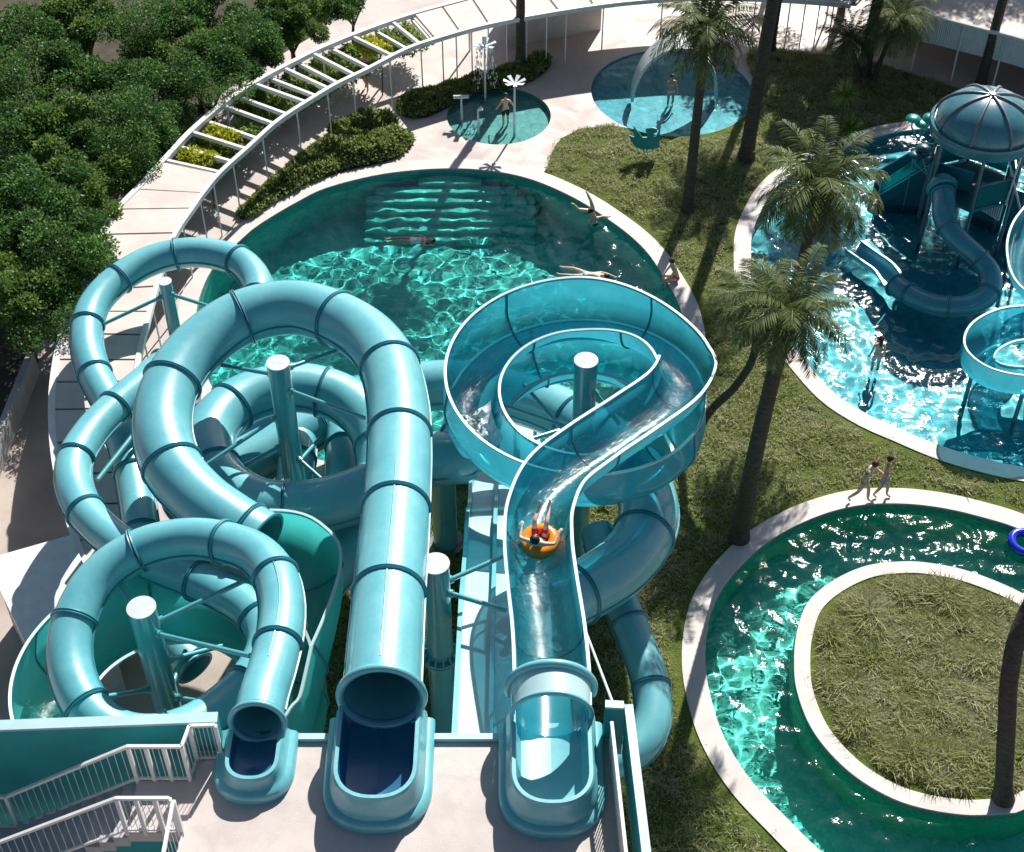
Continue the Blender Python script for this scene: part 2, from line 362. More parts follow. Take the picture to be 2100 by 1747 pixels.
# ---------------------------------------------------------------- curved canopy
CZ=2.3
pairs=[((185,1190),(350,1200)),((140,1060),(318,1060)),((115,950),(298,940)),((107,843),(284,840)),((115,750),(283,750)),((136,657),(303,660)),((161,600),(322,590)),((200,500),(353,496)),((243,432),(395,430)),((286,386),(420,395)),((336,332),(452,357)),((393,271),(507,307)),((464,211),(571,250)),((536,164),(643,203)),((600,130),(690,175)),((661,100),(750,146)),((750,64),(830,105)),((843,32),(889,84)),((961,0),(996,54)),((1090,-35),(1139,27)),((1260,-60),(1282,7)),((1440,-72),(1440,-3)),((1620,-66),(1610,1)),((1800,-50),(1745,12))]
NP=len(pairs)
Bp=[at(*p[0],CZ) for p in pairs]; Fp=[at(*p[1],CZ) for p in pairs]
def crv(P,t):   # point at fractional index
    i=min(max(int(t),0),NP-2); f=t-i
    p1,p2=P[i],P[i+1]; p0=P[i-1] if i>0 else 2*p1-p2; p3=P[i+2] if i+2<NP else 2*p2-p1
    return .5*((2*p1)+(p2-p0)*f+(2*p0-5*p1+4*p2-p3)*f*f+(3*p1-p0-3*p2+p3)*f**3)
can=thing('canopy','long curved white canopy of roof slabs and open beams around the gardens','canopy',at(500,300,0))
for nm,P,w in (('front_rail',Fp,.16),('back_rail',Bp,.20)):
    mb=MB(); pts=[crv(P,k*(NP-1)/160) for k in range(161)]
    for z,wd,ht in ((0,w,.16),):
        vs=[];fs=[]
        for i,p in enumerate(pts):
            d=(pts[min(i+1,160)]-pts[max(i-1,0)]).normalized(); s=Vector((d.y,-d.x,0))*wd/2
            vs+=[p-s+Vector((0,0,-ht/2)),p+s+Vector((0,0,-ht/2)),p+s+Vector((0,0,ht/2+.02)),p-s+Vector((0,0,ht/2+.02))]
        for i in range(160):
            for k in range(4): fs.append((4*i+k,4*i+(k+1)%4,4*i+4+(k+1)%4,4*i+4+k))
        fs+=[(0,1,2,3),(643,642,641,640)]
        mb.add(vs,fs)
    mb.build(nm,M['white'],can)
def slab(t0,t1,zt=.06,th=.12,inset=(.035,.035)):
    vs=[]; n=4
    for k in range(n+1):
        t=t0+(t1-t0)*k/n; b,f=crv(Bp,t),crv(Fp,t)
        b2=b.lerp(f,inset[0]); f2=b.lerp(f,1-inset[1])
        vs+=[b2+Vector((0,0,zt-th)),f2+Vector((0,0,zt-th)),f2+Vector((0,0,zt)),b2+Vector((0,0,zt))]
    fs=[(0,1,2,3),(4*n+3,4*n+2,4*n+1,4*n)]
    for k in range(n):
        for q in range(4): fs.append((4*k+q,4*k+4+q,4*k+4+(q+1)%4,4*k+(q+1)%4))
    MB().add(vs,fs).build('roof_slab',M['roof'],can)
def arc_t(tlist):
    return tlist
T=[0,.6,1.2,1.75,2.35,3,3.6,4.1,4.65,5.25,6,6.6,7.2,8,8.9,9.95]
for a,b in zip(T,T[1:]):
    slab(a+.02,b-.02)
    p,q=crv(Bp,b),crv(Fp,b); MB().bar(p.lerp(q,.06)-Vector((0,0,.02)),p.lerp(q,.94)-Vector((0,0,.02)),.18,.1).build('slab_joint',M['gutter'],can)
T2=[17.05+.5*k for k in range(13)]+[NP-1]
for a,b in zip(T2,T2[1:]):
    slab(a+.015,b-.015)
    if b<NP-1: p,q=crv(Bp,b),crv(Fp,b); MB().bar(p.lerp(q,.06)-Vector((0,0,.02)),p.lerp(q,.94)-Vector((0,0,.02)),.16,.1).build('slab_joint',M['gutter'],can)
BT=[10.05,10.6,11.0,11.45,11.9,12.35,12.8,13.25,13.7,14.2,14.7,15.2,15.7,16.2,16.6,17.0]
for k,t in enumerate(BT):
    dz=-.03 if k%2==0 else -.16
    p,q=crv(Bp,t),crv(Fp,t)
    MB().bar(p.lerp(q,.03)+Vector((0,0,dz)),p.lerp(q,.97)+Vector((0,0,dz)),.12,.15).build('beam',M['white'],can)
for t in [.3,1.5,2.6,3.6,4.6,5.5,6.5,7.5,8.6,9.6,10.5,11.5,12.5,13.6,14.6,15.6,16.6]+[17.2+.28*k for k in range(8)]+[19.7,20.5]+[21.2+.22*k for k in range(8)]:
    f=crv(Fp,t); MB().cyl((f.x,f.y,0),(f.x,f.y,CZ-.09),.028,n=8).build('post',M['white'],can,True)
for t in [.3,1.5,3,4.5,6,7.5,9,10.5,12,13.5,15,16.5,18,19.5,21,22.5]:
    f=crv(Bp,t); MB().cyl((f.x,f.y,0),(f.x,f.y,CZ-.1),.045,n=8).build('post',M['white'],can,True)
# service room below the canopy slab
ro=thing('service_room','low beige rendered room tucked under the far canopy slab','building',at(1150,60,0))
a,b=at(1040,96,0),at(1232,62,0); n=Vector((b.y-a.y,a.x-b.x,0)).normalized()*-1
bk=Vector((0,1,0))*3.2
mb=MB(); mb.hexa([a,b,b+bk,a+bk]+[p+Vector((0,0,2.0)) for p in (a,b,b+bk,a+bk)]); mb.build('wall',M['roof'],ro)
# curved pavilion on the right
pf=[(1790,12),(1862,24),(1935,40),(2014,60),(2099,82),(2260,134),(2450,215)]
PF=[Vector(q) for q in cr([at(u,v,2.5) for u,v in pf],40)]
PB=[]
for i,p in enumerate(PF):
    d=(PF[min(i+1,39)]-PF[max(i-1,0)]).normalized(); PB.append(p+Vector((-d.y,d.x,0))*4.2)
pav=thing('pavilion','curved white roofed pavilion with ribbed front panel beside the palms','pavilion',at(2000,100,0))
for k in range(0,39,6):
    e=min(k+6,39); vs=[];fs=[]
    for i in range(k,e+1):
        f,b=PF[i],PB[i]; 
        if i==k and k: f=f.lerp(PF[i+1],.06); b=b.lerp(PB[i+1],.06)
        vs+=[f-Vector((0,0,.1)),b-Vector((0,0,.1)),b+Vector((0,0,.06)),f+Vector((0,0,.06))]
    n=e-k; fs=[(3,2,1,0),(4*n,4*n+1,4*n+2,4*n+3)]
    for q in range(n):
        for c in range(4): fs.append((4*q+c,4*q+(c+1)%4,4*q+4+(c+1)%4,4*q+4+c))
    MB().add(vs,fs).build('roof_slab',M['roof'],pav)
mb=MB(); pts=[p+(PF[min(i+1,39)]-PF[max(i-1,0)]).normalized().cross(Vector((0,0,1)))*.06 for i,p in enumerate(PF)]
mb.tube([p+Vector((0,0,.02)) for p in pts],.09,8); mb.build('front_rail',M['white'],pav,True)
mb=MB(); vs=[];fs=[]; Q=[Vector(q) for q in cr(PF,321)]
for i,p in enumerate(Q):
    d=(Q[min(i+1,320)]-Q[max(i-1,0)]).normalized(); s=Vector((d.y,-d.x,0))*(.0 if i%2 else -.035)
    vs+=[p+s-Vector((0,0,.11)),p+s-Vector((0,0,1.15))]
for i in range(320): fs.append((2*i,2*i+1,2*i+3,2*i+2))
mb.add(vs,fs); mb.build('ribbed_panel',M['white'],pav)
for i in range(1,39,5):
    p=PF[i]; MB().cyl((p.x,p.y,0),(p.x,p.y,2.4),.04,n=8).build('post',M['white'],pav,True)
mb=MB(); vs=[];fs=[]
for f,b in zip(PF,PB):
    c=f.lerp(b,.75); vs+=[Vector((c.x,c.y,0)),Vector((c.x,c.y,2.38))]
for i in range(39): fs.append((2*i,2*i+1,2*i+3,2*i+2))
mb.add(vs,fs); mb.build('back_wall',M['roof'],pav)
# low planter wall and the small white building on the left
pw=thing('planter_wall','low grey concrete planter wall along the shaded path','wall',at(20,860,0))
a,b=at(-120,1180,.9),at(62,722,.9); d=(b-a).normalized(); s=Vector((-d.y,d.x,0))*.11
mb=MB(); mb.hexa([q-Vector((0,0,.9)) for q in (a-s,a+s,b+s,b-s)]+[a-s,a+s,b+s,b-s]); mb.build('wall',M['stair'],pw)
hb=thing('flat_building','small building with plain white flat roof beside the path','building',at(80,1300,0))
q=[at(-30,1147,2.6),at(146,1097,2.6),at(232,1300,2.6),at(78,1374,2.6)]; c=sum(q,Vector())/4
w=[c+(p-c)*.93 for p in q]
mb=MB(); mb.hexa([Vector((p.x,p.y,0)) for p in reversed(w)]+[Vector((p.x,p.y,2.35)) for p in reversed(w)]); mb.build('wall',M['stair'],hb)
mb=MB(); mb.hexa([p-Vector((0,0,.24)) for p in reversed(q)]+list(reversed(q))); mb.build('roof',M['white'],hb)
# ---------------------------------------------------------------- start platform, stairs, railings
PZ=8.0
pl=thing('slide_platform','raised beige start platform with teal edges under the slide mouths','platform',at(800,1650,0))
ye=at(1000,1523,PZ).y; xl=at(592,1536,PZ).x-2.6; xr=at(1262,1525,PZ).x
x_st=at(283,1597,PZ).x   # top of the stairs
yS0=at(283,1597,PZ).y; yS1=at(267,1708,PZ).y
ystr=at(392,1593,PZ).y
mb=MB()
def plate(x0,x1,y0,y1,z=PZ,th=.3): mb.hexa([(x0,y0,z-th),(x1,y0,z-th),(x1,y1,z-th),(x0,y1,z-th),(x0,y0,z),(x1,y0,z),(x1,y1,z),(x0,y1,z)])
x_w=at(392,1593,PZ).x; x_r=at(371,1717,PZ).x
plate(x_r,xr,8.5,ye); 
plate(x_st,x_r,yS1,yS0+.05)
plate(x_w+.02,x_r+.0,yS0+.05,at(425,1556,PZ).y) if x_r>x_w+.1 else None
mb.build('deck',M['floor'],pl)
# teal edge beam
for a,b in ((at(592,1536,PZ),at(672,1530,PZ)),(at(886,1523,PZ),at(1028,1523,PZ)),(at(1228,1523,PZ),at(1262,1523,PZ))):
    mb=MB(); mb.hexa([(a.x,ye+.01,PZ-.5),(b.x,ye+.01,PZ-.5),(b.x,ye+.14,PZ-.5),(a.x,ye+.14,PZ-.5),(a.x,ye+.01,PZ+.1),(b.x,ye+.01,PZ+.1),(b.x,ye+.14,PZ+.1),(a.x,ye+.14,PZ+.1)]); mb.build('edge_beam',M['rim'],pl)
# right side parapet
c0=at(1241,1446,PZ+1.1); c1=at(1289,1448,PZ+1.1); c2=at(1325,1747,PZ+1.1); c2=c1+(c2-c1)*1.6
mb=MB(); mb.bar(c1-Vector((0,0,.75)),c2-Vector((0,0,.75)),.10,1.5); mb.build('side_parapet',M['teal_wall'],pl)
mb=MB(); mb.bar(c0-Vector((0,0,.75)),c1-Vector((.06,0,.75)),.10,1.5); mb.build('back_parapet',M['teal_wall'],pl)
mb=MB(); mb.bar(c1+Vector((0,0,.02)),c2+Vector((0,0,.02)),.16,.05); mb.bar(c0+Vector((0,0,.02)),c1+Vector((-.09,0,.02)),.16,.05); mb.build('parapet_cap',M['rim'],pl)
mb=MB()
for k in range(46):
    p=c1.lerp(c2,k/45)+Vector((-.32,-.3,0)); mb.cyl((p.x,p.y,PZ),(p.x,p.y,PZ+1.0),.012,n=6)
mb.bar(c1+Vector((-.32,-.3,-.08)),c2+Vector((-.32,-.3,-.08)),.06,.05); mb.build('handrail',M['white'],pl)
# columns carrying the platform
for x in (xl+1,-2.4,.6,xr-.5):
    for y in (ye-.6,10.5):
        MB().cyl((x,y,0),(x,y,PZ-.3),.25,n=16).build('column',M['pole'],pl,True)
# teal stair wall
tw=thing('stair_wall','tall teal painted wall behind the platform stairs','wall',at(200,1600,0))
a,b=at(0,1498,8.9),at(446,1481,8.9); a=a+(a-b)*.6
d=(b-a).normalized(); s=Vector((-d.y,d.x,0))*.15
mb=MB(); mb.hexa([q-Vector((0,0,5.5)) for q in (a,b,b+s,a+s)]+[a,b,b+s,a+s]); mb.build('wall',M['teal_wall'],tw)
mb=MB(); mb.bar(a+s/2+Vector((0,0,.03)),b+s/2+Vector((0,0,.03)),.22,.06); mb.build('coping',M['rim'],tw)
# stairs descend to the left
st=thing('staircase','grey concrete stairs going down left from the platform','stairs',(x_st,yS1,PZ))
n=9; tr=.285; rs=.165
mb=MB()
for k in range(n):
    x1=x_st-.005-k*tr; z1=PZ-rs*(k+1)
    mb.hexa([(x1-tr,yS1,z1-.3),(x1,yS1,z1-.3),(x1,yS0,z1-.3),(x1-tr,yS0,z1-.3),(x1-tr,yS1,z1),(x1,yS1,z1),(x1,yS0,z1),(x1-tr,yS0,z1)])
mb.build('flight',M['stair'],st)
lx=x_st-.01-n*tr; lz=PZ-rs*(n+1)
mb=MB(); mb.hexa([(lx-4,yS1-1.6,lz-.3),(lx-.005,yS1-1.6,lz-.3),(lx-.005,yS0,lz-.3),(lx-4,yS0,lz-.3),(lx-4,yS1-1.6,lz),(lx-.005,yS1-1.6,lz),(lx-.005,yS0,lz),(lx-4,yS0,lz)]); mb.build('landing',M['stair'],st)
def railing(name,label,segs,nb,ends):
    t=thing(name,label,'railing',segs[0][0])
    for (p,q),k in zip(segs,nb):
        up=Vector((0,0,1.08)); MB().bar(p+up,q+up,.06,.06).build('top_rail',M['white'],t)
        MB().bar(p+Vector((0,0,.06)),q+Vector((0,0,.06)),.04,.05).build('bottom_rail',M['white'],t)
        mb=MB()
        for i in range(1,k): 
            c=p.lerp(q,i/k); mb.cyl(c+Vector((0,0,.08)),c+Vector((0,0,1.06)),.007,n=6)
        mb.build('balusters',M['white'],t)
    for p in ends: MB().bar(p+Vector((0,0,-.1)),p+Vector((0,0,1.06)),.07,.07).build('post',M['white'],t)
b0=Vector((lx-3.5,yS0-.03,lz)); b1=Vector((lx,yS0-.03,lz)); b2=Vector((x_st,yS0-.03,PZ)); b3=Vector((x_w,yS0-.03,PZ)); b4=Vector((x_w+.07,at(401,1558,PZ).y,PZ)); b5=at(457,1556,PZ)
railing('stair_railing','white baluster railing on the wall side of the stairs',[(b0,b1),(b1,b2),(b2,b3),(b3,b4),(b4,b5)],[22,18,9,4,6],[b1,b2,b2.lerp(b3,.33),b2.lerp(b3,.66),b3,b4,b5])
f0=Vector((x_st-2.7,yS1+.03,lz+.0)); f1=Vector((x_st,yS1+.03,PZ)); f2=Vector((x_r-.06,yS1+.03,PZ)); f3=Vector((x_r+.02,yS1-2.2,PZ)); f25=Vector((x_r+.02,yS1-.02,PZ))
railing('stair_railing','white baluster railing on the near side of the stairs turning along the platform',[(f0,f1),(f1,f2),(f25,f3)],[18,9,14],[f1,f1.lerp(f2,.36),f1.lerp(f2,.72),f2,f25])
mb=MB(); mb.cyl(at(-16,1560,7.4)-Vector((0,0,6.5)),at(-16,1560,7.4)+Vector((0,0,1.0)),.14,n=16); tag(mb.build('support_column',M['white'],None,True),'white round column standing beside the teal stair wall','column')
# ---------------------------------------------------------------- slides
def frames(P):
    n=len(P); out=[]
    for i in range(n):
        p=Vector(P[i]); d=(Vector(P[min(i+1,n-1)])-Vector(P[max(i-1,0)])).normalized()
        s=d.cross(Vector((0,0,1))).normalized(); u=s.cross(d).normalized(); out.append((p,d,s,u))   # s = right hand side of travel
    return out
def W(*pts):   # (u,v,z) list to world
    return [at(u,v,z) for u,v,z in pts]
def tube_slide(root,ctrl,r,sec,mat=None,first=.0,skip_last=False,seam=None,seg=32,flmat=None):
    mat=mat or M['slide']; n=max(24,int(length(cr(ctrl,200))/.16)); P=cr(ctrl,n); fr=frames(P)
    vs=[];fs=[]
    for (p,d,s,u) in fr:
        for k in range(seg):
            a=2*math.pi*k/seg; o=s*math.cos(a)+u*math.sin(a); vs.append(p+o*r)
    ni=len(vs)
    for (p,d,s,u) in fr:
        for k in range(seg):
            a=2*math.pi*k/seg; o=s*math.cos(a)+u*math.sin(a); vs.append(p+o*(r-.03))
    for i in range(n-1):
        for k in range(seg):
            j=(k+1)%seg; fs.append((i*seg+k,(i+1)*seg+k,(i+1)*seg+j,i*seg+j)); fs.append((ni+i*seg+k,ni+i*seg+j,ni+(i+1)*seg+j,ni+(i+1)*seg+k))
    for i in (0,n-1):
        for k in range(seg): j=(k+1)%seg; fs.append((i*seg+k,i*seg+j,ni+i*seg+j,ni+i*seg+k))
    MB().add(vs,fs).build('tube',mat,root,True)
    L=length(P); s=np.concatenate([[0],np.cumsum(np.linalg.norm(np.diff(P,axis=0),axis=1))])
    q=first
    while q<L-.15:
        i=int(np.argmin(abs(s-q))); p,d,sd,u=fr[i]
        mb=MB(); mb.torus(p-d*.028,d,r+.012,.045,48,8,.55); mb.torus(p+d*.028,d,r+.012,.045,48,8,.55)
        mb.build('flange',flmat or M['flange'],root,True); q+=sec
    if not skip_last:
        p,d,sd,u=fr[-1]; mb=MB(); mb.torus(p,d,r+.01,.05,48,8,.7); mb.build('flange',flmat or M['flange'],root,True)
    if seam:
        mb=MB(); pts=[fr[i][0]+fr[i][3]*(r+.004) for i in range(n) if seam[0]<s[i]<seam[1]]
        mb.tube(pts,.014,6); mb.build('seam',M['flange'],root)
    for sg in (1,-1):   # bolted side seam between the two half shells
        mb=MB(); mb.tube([f[0]+f[2]*sg*(r+.012)-f[3]*.05 for f in fr[2:-2:2]],.026,6); mb.build('side_seam',flmat or M['flange'],root,True)
    return fr
def flume(root,P,w,hl,hr,mat,rimmat,t=.05,roll=None,seg=18,name='channel'):
    """open channel: w half width of floor arc, hl/hr wall heights (arrays or numbers)"""
    n=len(P); fr=frames(P); g=lambda h,i: h[i] if hasattr(h,'__len__') else h
    vs=[];fs=[];rl=[];rr=[]
    prof_n=seg+1+4
    def ring(i,off):
        p,d,s,u=fr[i]; ro=g(roll,i) if roll is not None else 0
        s2=s*math.cos(ro)+u*math.sin(ro); u2=u*math.cos(ro)-s*math.sin(ro); out=[]
        L,Rr=g(hl,i),g(hr,i); ww=w+off
        base=w   # arc centre height
        out.append(p+u2*base-s2*ww+u2*max(L-base,.02)); out.append(p+u2*base-s2*ww+u2*max((L-base)*.5,.01))
        for k in range(seg+1):
            a=math.pi+math.pi*k/seg; out.append(p+u2*base+s2*math.cos(a)*ww+u2*math.sin(a)*ww)
        out.append(p+u2*base+s2*ww+u2*max((Rr-base)*.5,.01)); out.append(p+u2*base+s2*ww+u2*max(Rr-base,.02))
        return out,s2,u2
    m=seg+5
    for i in range(n):
        a,s2,u2=ring(i,0); vs+=a
        rl.append((a[0]-s2*t/2,s2,u2)); rr.append((a[-1]+s2*t/2,s2,u2))
    for i in range(n-1):
        A=i*m;B=(i+1)*m
        for k in range(m-1): fs.append((A+k,A+k+1,B+k+1,B+k))
    MB().add(vs,fs).build(name,mat,root,True)
    for R_ in (rl,rr):
        v2=[];f2=[]
        for p,s2,u2 in R_:
            v2+=[p-s2*.034-u2*.018,p+s2*.034-u2*.018,p+s2*.034+u2*.024,p-s2*.034+u2*.024]
        for i in range(n-1):
            for k in range(4): f2.append((4*i+k,4*i+4+k,4*i+4+(k+1)%4,4*i+(k+1)%4))
        f2+=[(0,1,2,3),(4*n-1,4*n-2,4*n-3,4*n-4)]
        MB().add(v2,f2).build('rim',rimmat,root)
    return fr
def joints(root,P,w,hl,hr,step,mat,t=.05,roll=None):
    n=len(P); fr=frames(P); g=lambda h,i: h[i] if hasattr(h,'__len__') else h
    s=np.concatenate([[0],np.cumsum(np.linalg.norm(np.diff(P,axis=0),axis=1))]); q=step*.6
    while q<s[-1]-.2:
        i=int(np.argmin(abs(s-q))); p,d,sd,u=fr[i]; ro=g(roll,i) if roll is not None else 0
        s2=sd*math.cos(ro)+u*math.sin(ro); u2=u*math.cos(ro)-sd*math.sin(ro); ww=w+.02
        pts=[p+u2*max(g(hl,i),w+.02)-s2*ww]+[p+u2*w+s2*math.cos(a)*ww+u2*math.sin(a)*ww for a in np.linspace(math.pi,2*math.pi,17)]+[p+u2*max(g(hr,i),w+.02)+s2*ww]
        MB().tube(pts,.032,8).build('joint',mat,root,True); q+=step
def film(root,fr,i0,i1,w,lift,name='running_water',roll=None,off=None):
    vs=[];fs=[]; m=13; n=i1-i0; g=lambda h,i: h[i] if hasattr(h,'__len__') else h
    for i in range(i0,i1):
        p,d,s,u=fr[i]; ro=g(roll,i) if roll is not None else 0
        s2=s*math.cos(ro)+u*math.sin(ro); u2=u*math.cos(ro)-s*math.sin(ro)
        sh=g(off,i) if off is not None else 0
        for k in range(m):
            x=(k/(m-1)*2-1)*w*.93+sh
            x=max(-w*.98,min(w*.98,x)); y=w-math.sqrt(max(w*w-x*x,0))
            q=p+s2*x+u2*(y+lift); q+=u2*.03*noise.noise(q*2.2)+u2*.015*noise.noise(q*5)
            vs.append(q)
    for i in range(n-1):
        for k in range(m-1): fs.append((i*m+k,i*m+k+1,(i+1)*m+k+1,(i+1)*m+k))
    return MB().add(vs,fs).build(name,M['film'],root,True)
def tub(root,cx,y0,y1,w,z0,h,matin):
    """rounded start tub open to the back: outer tiers, rim, inner bowl"""
    wo=w+.30
    prof=[(wo,0),(wo,.16),(wo-.05,.22),(wo-.13,.24),(wo-.15,h*.52),(wo-.19,h*.6),(wo-.22,h-.06),(wo-.25,h),(wo-.32,h),(w-.02,h-.07),(w-.05,h*.5),(w-.12,.26),(w-.30,.20),(0.001,.18)]
    def U(hw,cy):
        pts=[(cx-hw,y1)]
        for k in range(8): pts.append((cx-hw,y1+(cy-y1)*(k+1)/8))
        e=.86
        for k in range(1,24):
            a=math.pi+math.pi*k/24; c,s=math.cos(a),math.sin(a)
            pts.append((cx+hw*math.copysign(abs(c)**e,c),cy+hw*.95*math.copysign(abs(s)**e,s)))
        for k in range(9): pts.append((cx+hw,cy+(y1-cy)*k/8))
        return pts
    cy=y0+wo*.95
    rings=[[(x,y,z0+z) for x,y in U(hw,cy)] for hw,z in prof]
    def strip(a,b,name,mat):
        vs=[];fs=[];L=len(rings[0])
        for r in rings[a:b+1]: vs+=r
        for i in range(b-a):
            for k in range(L-1): fs.append((i*L+k,i*L+k+1,(i+1)*L+k+1,(i+1)*L+k))
        return MB().add(vs,fs).build(name,mat,root,True)
    strip(0,6,'tub_shell',M['slide']); strip(6,9,'tub_rim',M['slide']); strip(9,len(prof)-1,'tub_basin',matin)
# --- slide one: narrow tube with two loops
s1=thing('tube_slide','narrow aqua tube slide winding in loops along the left side',"water slide",at(525,1600,PZ))
A1=W((529,1478,8.62),(540,1425,8.5),(556,1375,8.35),(574,1300,8.2),(577,1230,8.05),(558,1170,7.9),(505,1126,7.7),(400,1105,7.4),(295,1124,7.15),(205,1182,6.9),(153,1270,6.65),(143,1360,6.4),(175,1445,6.2),(235,1497,6.0),(310,1510,5.85),(390,1490,5.75),(460,1445,5.6),(520,1385,5.5),(548,1320,5.4),(525,1262,5.3),(465,1220,5.2),(390,1185,5.1),(300,1148,5.0),(215,1092,4.9),(160,1025,4.85),(150,955,4.8),(185,890,4.75),(240,833,4.7),(295,787,4.65),(345,745,4.55),(420,705,4.45),(495,660,4.35),(530,610,4.3),(520,565,4.25),(480,532,4.2),(400,518,4.1),(315,533,4.0),(240,575,3.9),(190,632,3.8),(177,700,3.7),(195,770,3.6),(232,842,3.5),(262,930,3.4),(280,1020,3.3),(292,1110,3.2),(300,1200,3.0),(330,1290,2.7),(400,1370,2.4))
frA=tube_slide(s1,A1,.46,2.05,first=.0,seam=(1.2,4.3))
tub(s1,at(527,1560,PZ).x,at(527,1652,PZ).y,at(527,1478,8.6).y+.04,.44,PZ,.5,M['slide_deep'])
p,d,s,u=frA[0]; mb=MB(); mb.torus(p-d*.05,d,.50,.06,48,10,1.0); mb.build('entry_hoop',M['slide'],s1,True)
# --- slide two: wide tube, one loop, emptying into the open green bowl flume
s2=thing('tube_slide','wide aqua tube slide from the middle mouth bending round a tall post',"water slide",at(780,1600,PZ))
A2=W((783,1425,8.95),(790,1320,8.8),(799,1200,8.55),(808,1100,8.3),(815,1000,8.05),(819,910,7.8),(815,820,7.6),(790,735,7.4),(725,672,7.2),(615,632,7.0),(500,650,6.8),(405,715,6.6),(348,795,6.45),(332,880,6.3),(355,960,6.15),(410,1025,6.0),(475,1073,5.85),(540,1112,5.7))
frD=tube_slide(s2,A2,.72,2.75,first=0,seam=(.2,6.4))
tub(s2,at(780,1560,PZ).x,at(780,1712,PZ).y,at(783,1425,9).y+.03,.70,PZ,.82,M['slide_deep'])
p,d,s,u=frD[0]; mb=MB(); mb.torus(p-d*.05,d,.78,.08,48,10,1.1); mb.build('entry_hoop',M['slide'],s2,True)
# open bowl flume that takes over from it
C0=at(362,1478,3.6); RE=2.85
E=[frD[-1][0]-Vector((0,0,.85))-frD[-1][1]*.25]+[at(612,1172,4.75),at(648,1250,4.5)]
for k in range(0,60):
    th=R(8-10*k)
    if k<2: continue
    E.append(Vector((C0.x+RE*math.cos(th),C0.y+RE*math.sin(th),4.25-.028*k)))
E=E[:44]
PE=cr(E,240); turn=np.clip(np.linspace(0,6,240),0,1)
s3=thing('flume_slide','open translucent green spiral flume circling beneath the narrow tube',"water slide",C0)
frE=flume(s3,PE,.78,.95+.65*turn,.72+0*turn,M['slide_green'],M['rim'],roll=-.25*turn)
joints(s3,PE,.78,.95+.65*turn,.72+0*turn,2.6,M['flange'],roll=-.25*turn)
film(s3,frE,4,230,.6,.09,roll=-.25*turn)
# --- slide three: open flume with rider, ring and lower ring
s4=thing('flume_slide','open blue flume slide with a rider, curling over its own tall walled ring',"water slide",at(1130,1600,PZ))
Cg=at(1180,806,6.5); RG=2.72
gx=at(1130,1560,PZ).x
G=[Vector((gx,16.25,8.2)),Vector((gx+.02,17.2,8.1)),Vector((gx-.02,18.4,7.95))]+W((1110,1240,7.75),(1103,1160,7.6),(1108,1090,7.45),(1140,1020,7.3),(1210,962,7.15),(1298,902,6.95),(1374,846,6.75))
for k in range(0,60):
    th=R(2+10*k)
    if th>R(535): break
    zz=6.5-.0036*(10*k)-(.0006*max(0,10*k-180))
    G.append(Vector((Cg.x+RG*math.cos(th),Cg.y+RG*math.sin(th),zz)))
PG=cr(G,420); sG=np.concatenate([[0],np.cumsum(np.linalg.norm(np.diff(PG,axis=0),axis=1))])
# distance along where the ring starts
ir=int(np.argmin(np.linalg.norm(PG-np.array(G[12]),axis=1))); sr=sG[ir]
curve=np.clip((sG-sr-.2)/3.0,0,1); curve=curve*curve*(3-2*curve); sway=0*curve
hrG=.88+.45*curve; hlG=.90-.06*curve
rollG=.14*curve
frG=flume(s4,PG,.68,hlG,hrG,M['slide_blue'],M['rim'],roll=rollG)
joints(s4,PG,.68,hlG,hrG,3.3,M['flange'],roll=rollG)
film(s4,frG,12,ir+150,.62,.10,roll=rollG,off=.28*curve)
tub(s4,gx,at(1130,1722,PZ).y,at(1130,1440,9).y+.1,.68,PZ,.82,M['slide'])
yh=at(1130,1398,9.1).y
for yy,rr,t_ in ((yh,.80,.085),(yh-.62,.74,.05)):
    mb=MB(); pts=[Vector((gx+rr*math.cos(a),yy,8.9+rr*.95*math.sin(a))) for a in np.linspace(-.25,math.pi+.25,30)]; mb.tube(pts,t_,10); mb.build('entry_hoop',M['slide'],s4,True)
vs=[];fs=[]
for yy,rr in ((yh,.77),(yh-.62,.74)):
    for a in np.linspace(0,math.pi,25): vs.append((gx+rr*math.cos(a),yy,8.9+rr*.95*math.sin(a)))
for k in range(24): fs.append((k,k+1,25+k+1,25+k))
MB().add(vs,fs).build('entry_hood',M['w_kids'] if False else M['rim'],s4,True)
vs=[];fs=[]; na,nb=46,26   # white water piling up where the flow hits the ring wall
for a in range(na):
    th=R(178+34*a/(na-1))
    for b in range(nb):
        e=min(1,4*min(a/(na-1),1-a/(na-1),b/(nb-1),1-b/(nb-1))); rr_=RG+.60*(b/(nb-1)*2-1)
        q=Vector((Cg.x+rr_*math.cos(th),Cg.y+rr_*math.sin(th),0)); fl_=6.5-.0036*math.degrees(th)
        h=noise.noise(q*4)+.7*noise.noise(q*9)+.5*noise.noise(q*19)
        vs.append((q.x,q.y,fl_+.02+.68-math.sqrt(max(.68**2-(rr_-RG)**2,.01))+e*(.06+.16*max(h,-.4))-(1-e)*.06))
for a in range(na-1):
    for b in range(nb-1): fs.append((a*nb+b,(a+1)*nb+b,(a+1)*nb+b+1,a*nb+b+1))
MB().add(vs,fs).build('splash',simple('white_foam',(.55,.66,.68),(.82,.86,.86),16,.35,.3),s4,True)
